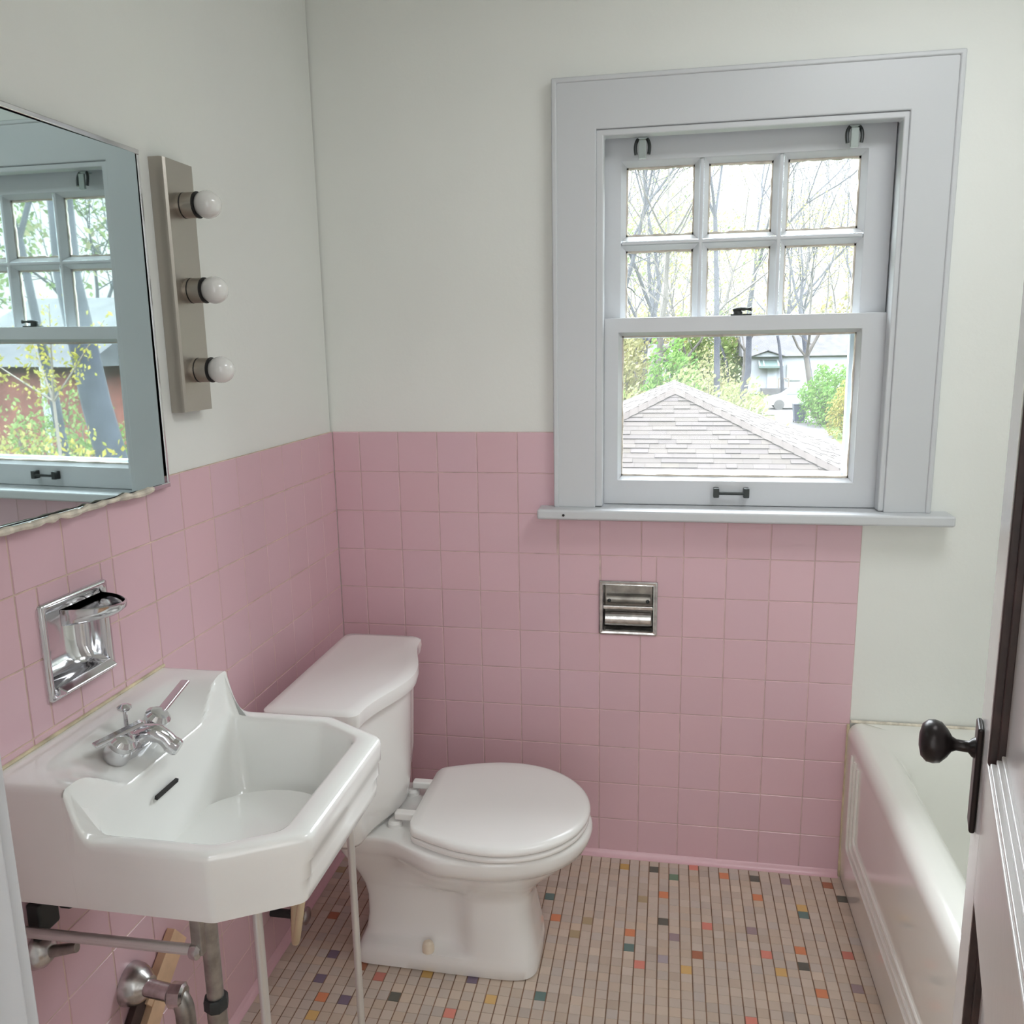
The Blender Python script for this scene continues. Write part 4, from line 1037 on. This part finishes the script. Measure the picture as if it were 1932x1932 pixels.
for x in (8.27, 8.62, 9.78, 10.1):
    bm = new(); obox(bm, (x, 72.44, -.515), Vector((1, 0, 0)), Vector((0, 1.1, .5)).normalized(), Vector((0, -.5, 1.1)).normalized(), .06, .6, .02); obj('stripe', bm, M['awnlight'], aw, smooth=0)
bm = new(); box(bm, 9.0, 9.75, 72.9, 73.0, -2.6, -.8); obj('door', bm, M['house_window'], fh)
bm = new(); box(bm, 10.55, 11.7, 72.88, 73.02, -2.0, -.68); wf = obj('window_frame', bm, M['pole'], fh)
bm = new(); box(bm, 10.66, 11.59, 72.84, 72.9, -1.9, -.78); obj('pane', bm, M['house_window'], wf)
bm = new(); box(bm, 8.5, 10.6, 71.6, 73, G, -2.6); st = obj('porch_step', bm, M['concrete'], fh)
bm = new()
for x in (9.8, 10.2, 10.6): tube(bm, [(x, 71.7, -2.6), (x, 71.7, -1.75)], .05, 6)
tube(bm, [(9.8, 71.7, -1.78), (10.6, 71.7, -1.78)], .05, 6); obj('railing', bm, M['railwood'], st)
# car
ca_ = thing('car', 'white car parked in front of the far white house', 'car', (9.3, 56.5, G))
prof = [(-2.2, .35), (-2.25, .62), (-2.1, .80), (-1.2, .95), (-.55, 1.40), (.2, 1.50), (1.1, 1.46), (1.75, 1.05), (2.15, .98), (2.22, .60), (2.15, .35)]
bm = new(); R_ = []
for y, k in ((-.86, .0), (-.80, .04), (0, .06), (.80, .04), (.86, 0)):
    R_.append([(9.35 + x * (1 if k else .985), 56.5 + y * (1 - .12 * max(0, (z - .9))), G + z + (k if z > .9 else 0) - .04) for x, z in prof])
loft(bm, R_); cbd = obj('body', bm, M['carwhite'], ca_, smooth=40)
for pts_ in (((-.98, 1.0), (-.48, 1.36), (.10, 1.41), (.10, 1.0)), ((.18, 1.0), (.18, 1.41), (1.0, 1.37), (1.5, 1.03))):
    bm = new(); loft(bm, [[(9.35 + x, 56.5 + yy * (1 - .10 * max(0, z - .9)), G + z) for x, z in pts_] for yy in (-.89, -.80)]); obj('side_window', bm, M['carglass'], ca_, smooth=0)
for x in (-1.4, 1.4):
    for y in (-.80, .80):
        bm = new(); lathe(bm, (9.35 + x, 56.5 + y - .09, G + .33), (0, 1, 0), [(.20, 0), (.33, .01), (.33, .19), (.2, .2)], 20); obj('wheel', bm, M['tyre'], ca_)
bm = new(); box(bm, 11.35, 11.58, 55.62, 55.8, G + .72, G + .92); obj('tail_lamp', bm, M['tail'], ca_)
# bin
bi = thing('wheelie_bin', 'dark blue wheeled bin at the end of the driveway', 'bin', (7.95, 46.8, G))
bm = new(); loft(bm, [[(7.95 + a * .27, 46.8 + b * .30, G + .06) for a, b in ((-1, -1), (1, -1), (1, 1), (-1, 1))], [(7.95 + a * .34, 46.8 + b * .37, G + .98) for a, b in ((-1, -1), (1, -1), (1, 1), (-1, 1))]]); obj('body', bm, M['bin'], bi, bevel=.03)
bm = new(); loft(bm, [[(7.95 + a * .37, 46.8 + b * .40, G + .98 + h) for a, b in ((-1, -1), (1, -1), (1, 1), (-1, 1))] for h in (0, .05)] + [[(7.95 + a * .3, 46.8 + b * .3, G + 1.09) for a, b in ((-1, -1), (1, -1), (1, 1), (-1, 1))]]); obj('lid', bm, M['bin'], bi, bevel=.01)
for s in (-1, 1):
    bm = new(); lathe(bm, (7.95 + s * .26, 47.05, G + .1), (1, 0, 0), [(.1, -.03), (.1, .03)], 14); obj('wheel', bm, M['tyre'], bi)
#@END

# ------------------------------------------------------------------ light
w = bpy.data.worlds.new('World'); S.world = w; w.use_nodes = True
nt = w.node_tree; bg = nt.nodes['Background']
tc = nt.nodes.new('ShaderNodeTexCoord'); sx = nt.nodes.new('ShaderNodeSeparateXYZ'); rp = nt.nodes.new('ShaderNodeValToRGB')
nt.links.new(tc.outputs['Generated'], sx.inputs[0]); nt.links.new(sx.outputs['Z'], rp.inputs['Fac'])
cr = rp.color_ramp
cr.elements[0].position = 0.0; cr.elements[0].color = (.049, .0505, .052, 1)
cr.elements[1].position = 1.0; cr.elements[1].color = (.50, .52, .54, 1)
for ps_, cl_ in ((.245, (.057, .0585, .060, 1)), (.37, (.90, .95, 1.0, 1)), (.62, (.90, .95, 1.0, 1))):
    e_ = cr.elements.new(ps_); e_.color = cl_
nt.links.new(rp.outputs['Color'], bg.inputs['Color']); bg.inputs['Strength'].default_value = 32.0

def area(name, loc, rot, sx_, sy_, power, col=(1, 1, 1), portal=False):
    l = bpy.data.lights.new(name, 'AREA'); l.shape = 'RECTANGLE'; l.size = sx_; l.size_y = sy_; l.energy = power; l.color = col
    o = bpy.data.objects.new(name, l); COL.objects.link(o); o.location = loc; o.rotation_euler = rot
    if portal: l.cycles.is_portal = True
    return o
area('window_portal', (1.06, .16, 1.46), (radians(-90), 0, 0), .72, .95, 1, portal=True)
# fill lamp added on the hall ceiling to brighten the room
hl = thing('hall_fill_lamp', 'round white fill lamp added on the hall ceiling', 'added lamp', (.9, -2.75, CEIL))
bm = new(); lathe(bm, (.9, -2.75, CEIL), (0, 0, -1), [(.17, 0), (.17, .02), (.15, .03)], 32); obj('fill_lamp_base', bm, M['trim'], hl)
l = bpy.data.lights.new('hall_fill_light', 'AREA'); l.shape = 'DISK'; l.size = .30; l.energy = 6; l.color = (.97, .985, 1)
o = bpy.data.objects.new('hall_fill_light', l); COL.objects.link(o); o.location = (.9, -2.75, CEIL - .04)

# unseen fill light added on the hall wall, inside a window-like frame
hw = thing('hall_fill_frame', 'added frame around the fill light on the hall wall', 'window', (.9, HY, .8), kind='structure')
bm = new()
for (a, b_, c, d) in ((-.20, -.10, .40, 2.3), (1.90, 2.0, .40, 2.3), (-.10, 1.90, 2.2, 2.3), (-.10, 1.90, .40, .50)): box(bm, a, b_, HY, HY + .02, c, d)
obj('frame', bm, M['trim'], hw, bevel=.003)
l = bpy.data.lights.new('hall_fill_panel', 'AREA'); l.shape = 'RECTANGLE'; l.size = 1.98; l.size_y = 1.68; l.energy = 15; l.color = (.94, .975, 1)
o = bpy.data.objects.new('hall_fill_panel', l); COL.objects.link(o); o.location = (.9, HY + .015, 1.35); o.rotation_euler = (radians(90), 0, 0)
# unseen fill lamp added on the bathroom ceiling, above the frame
bl_ = thing('bath_fill_lamp', 'round white fill lamp added on the bathroom ceiling', 'added lamp', (1.52, -.95, CEIL))
bm = new(); lathe(bm, (1.52, -.95, CEIL), (0, 0, -1), [(.33, 0), (.33, .02), (.31, .03)], 32); obj('fill_lamp_base', bm, M['trim'], bl_)
l = bpy.data.lights.new('bath_fill_light', 'AREA'); l.shape = 'DISK'; l.size = .62; l.energy = 9.0; l.color = (.95, .98, 1)
o = bpy.data.objects.new('bath_fill_light', l); COL.objects.link(o); o.location = (1.52, -.95, CEIL - .04)

# ------------------------------------------------------------------ camera
CAM = Vector((.8942011766, -2.1766786153, 1.4164268835))
RM = ((.98372183, .17889178, -.01700296), (.01828318, -.19376735, -.98087713), (-.17876547, .96459937, -.19388389))
FPX = 1606.3964
cam = bpy.data.cameras.new('Camera'); co = bpy.data.objects.new('Camera', cam); COL.objects.link(co)
cam.sensor_width = 36; cam.sensor_fit = 'HORIZONTAL'; cam.lens = FPX / 1932 * 36; cam.clip_start = .02; cam.clip_end = 400
r0, r1, r2 = (Vector(x) for x in RM)
mw_ = Matrix((r0, -r1, -r2)).transposed().to_4x4(); mw_.translation = CAM
co.matrix_world = mw_
S.camera = co
S.view_settings.view_transform = 'Standard'; S.view_settings.look = 'None'; S.view_settings.exposure = 0.12; S.view_settings.gamma = 1.0
S.view_settings.use_curve_mapping = False
cy = S.cycles
cy.use_denoising = True; cy.max_bounces = 10; cy.diffuse_bounces = 6; cy.glossy_bounces = 5; cy.transmission_bounces = 6; cy.transparent_max_bounces = 16
cy.sample_clamp_indirect = 8.0; cy.caustics_reflective = False; cy.caustics_refractive = False
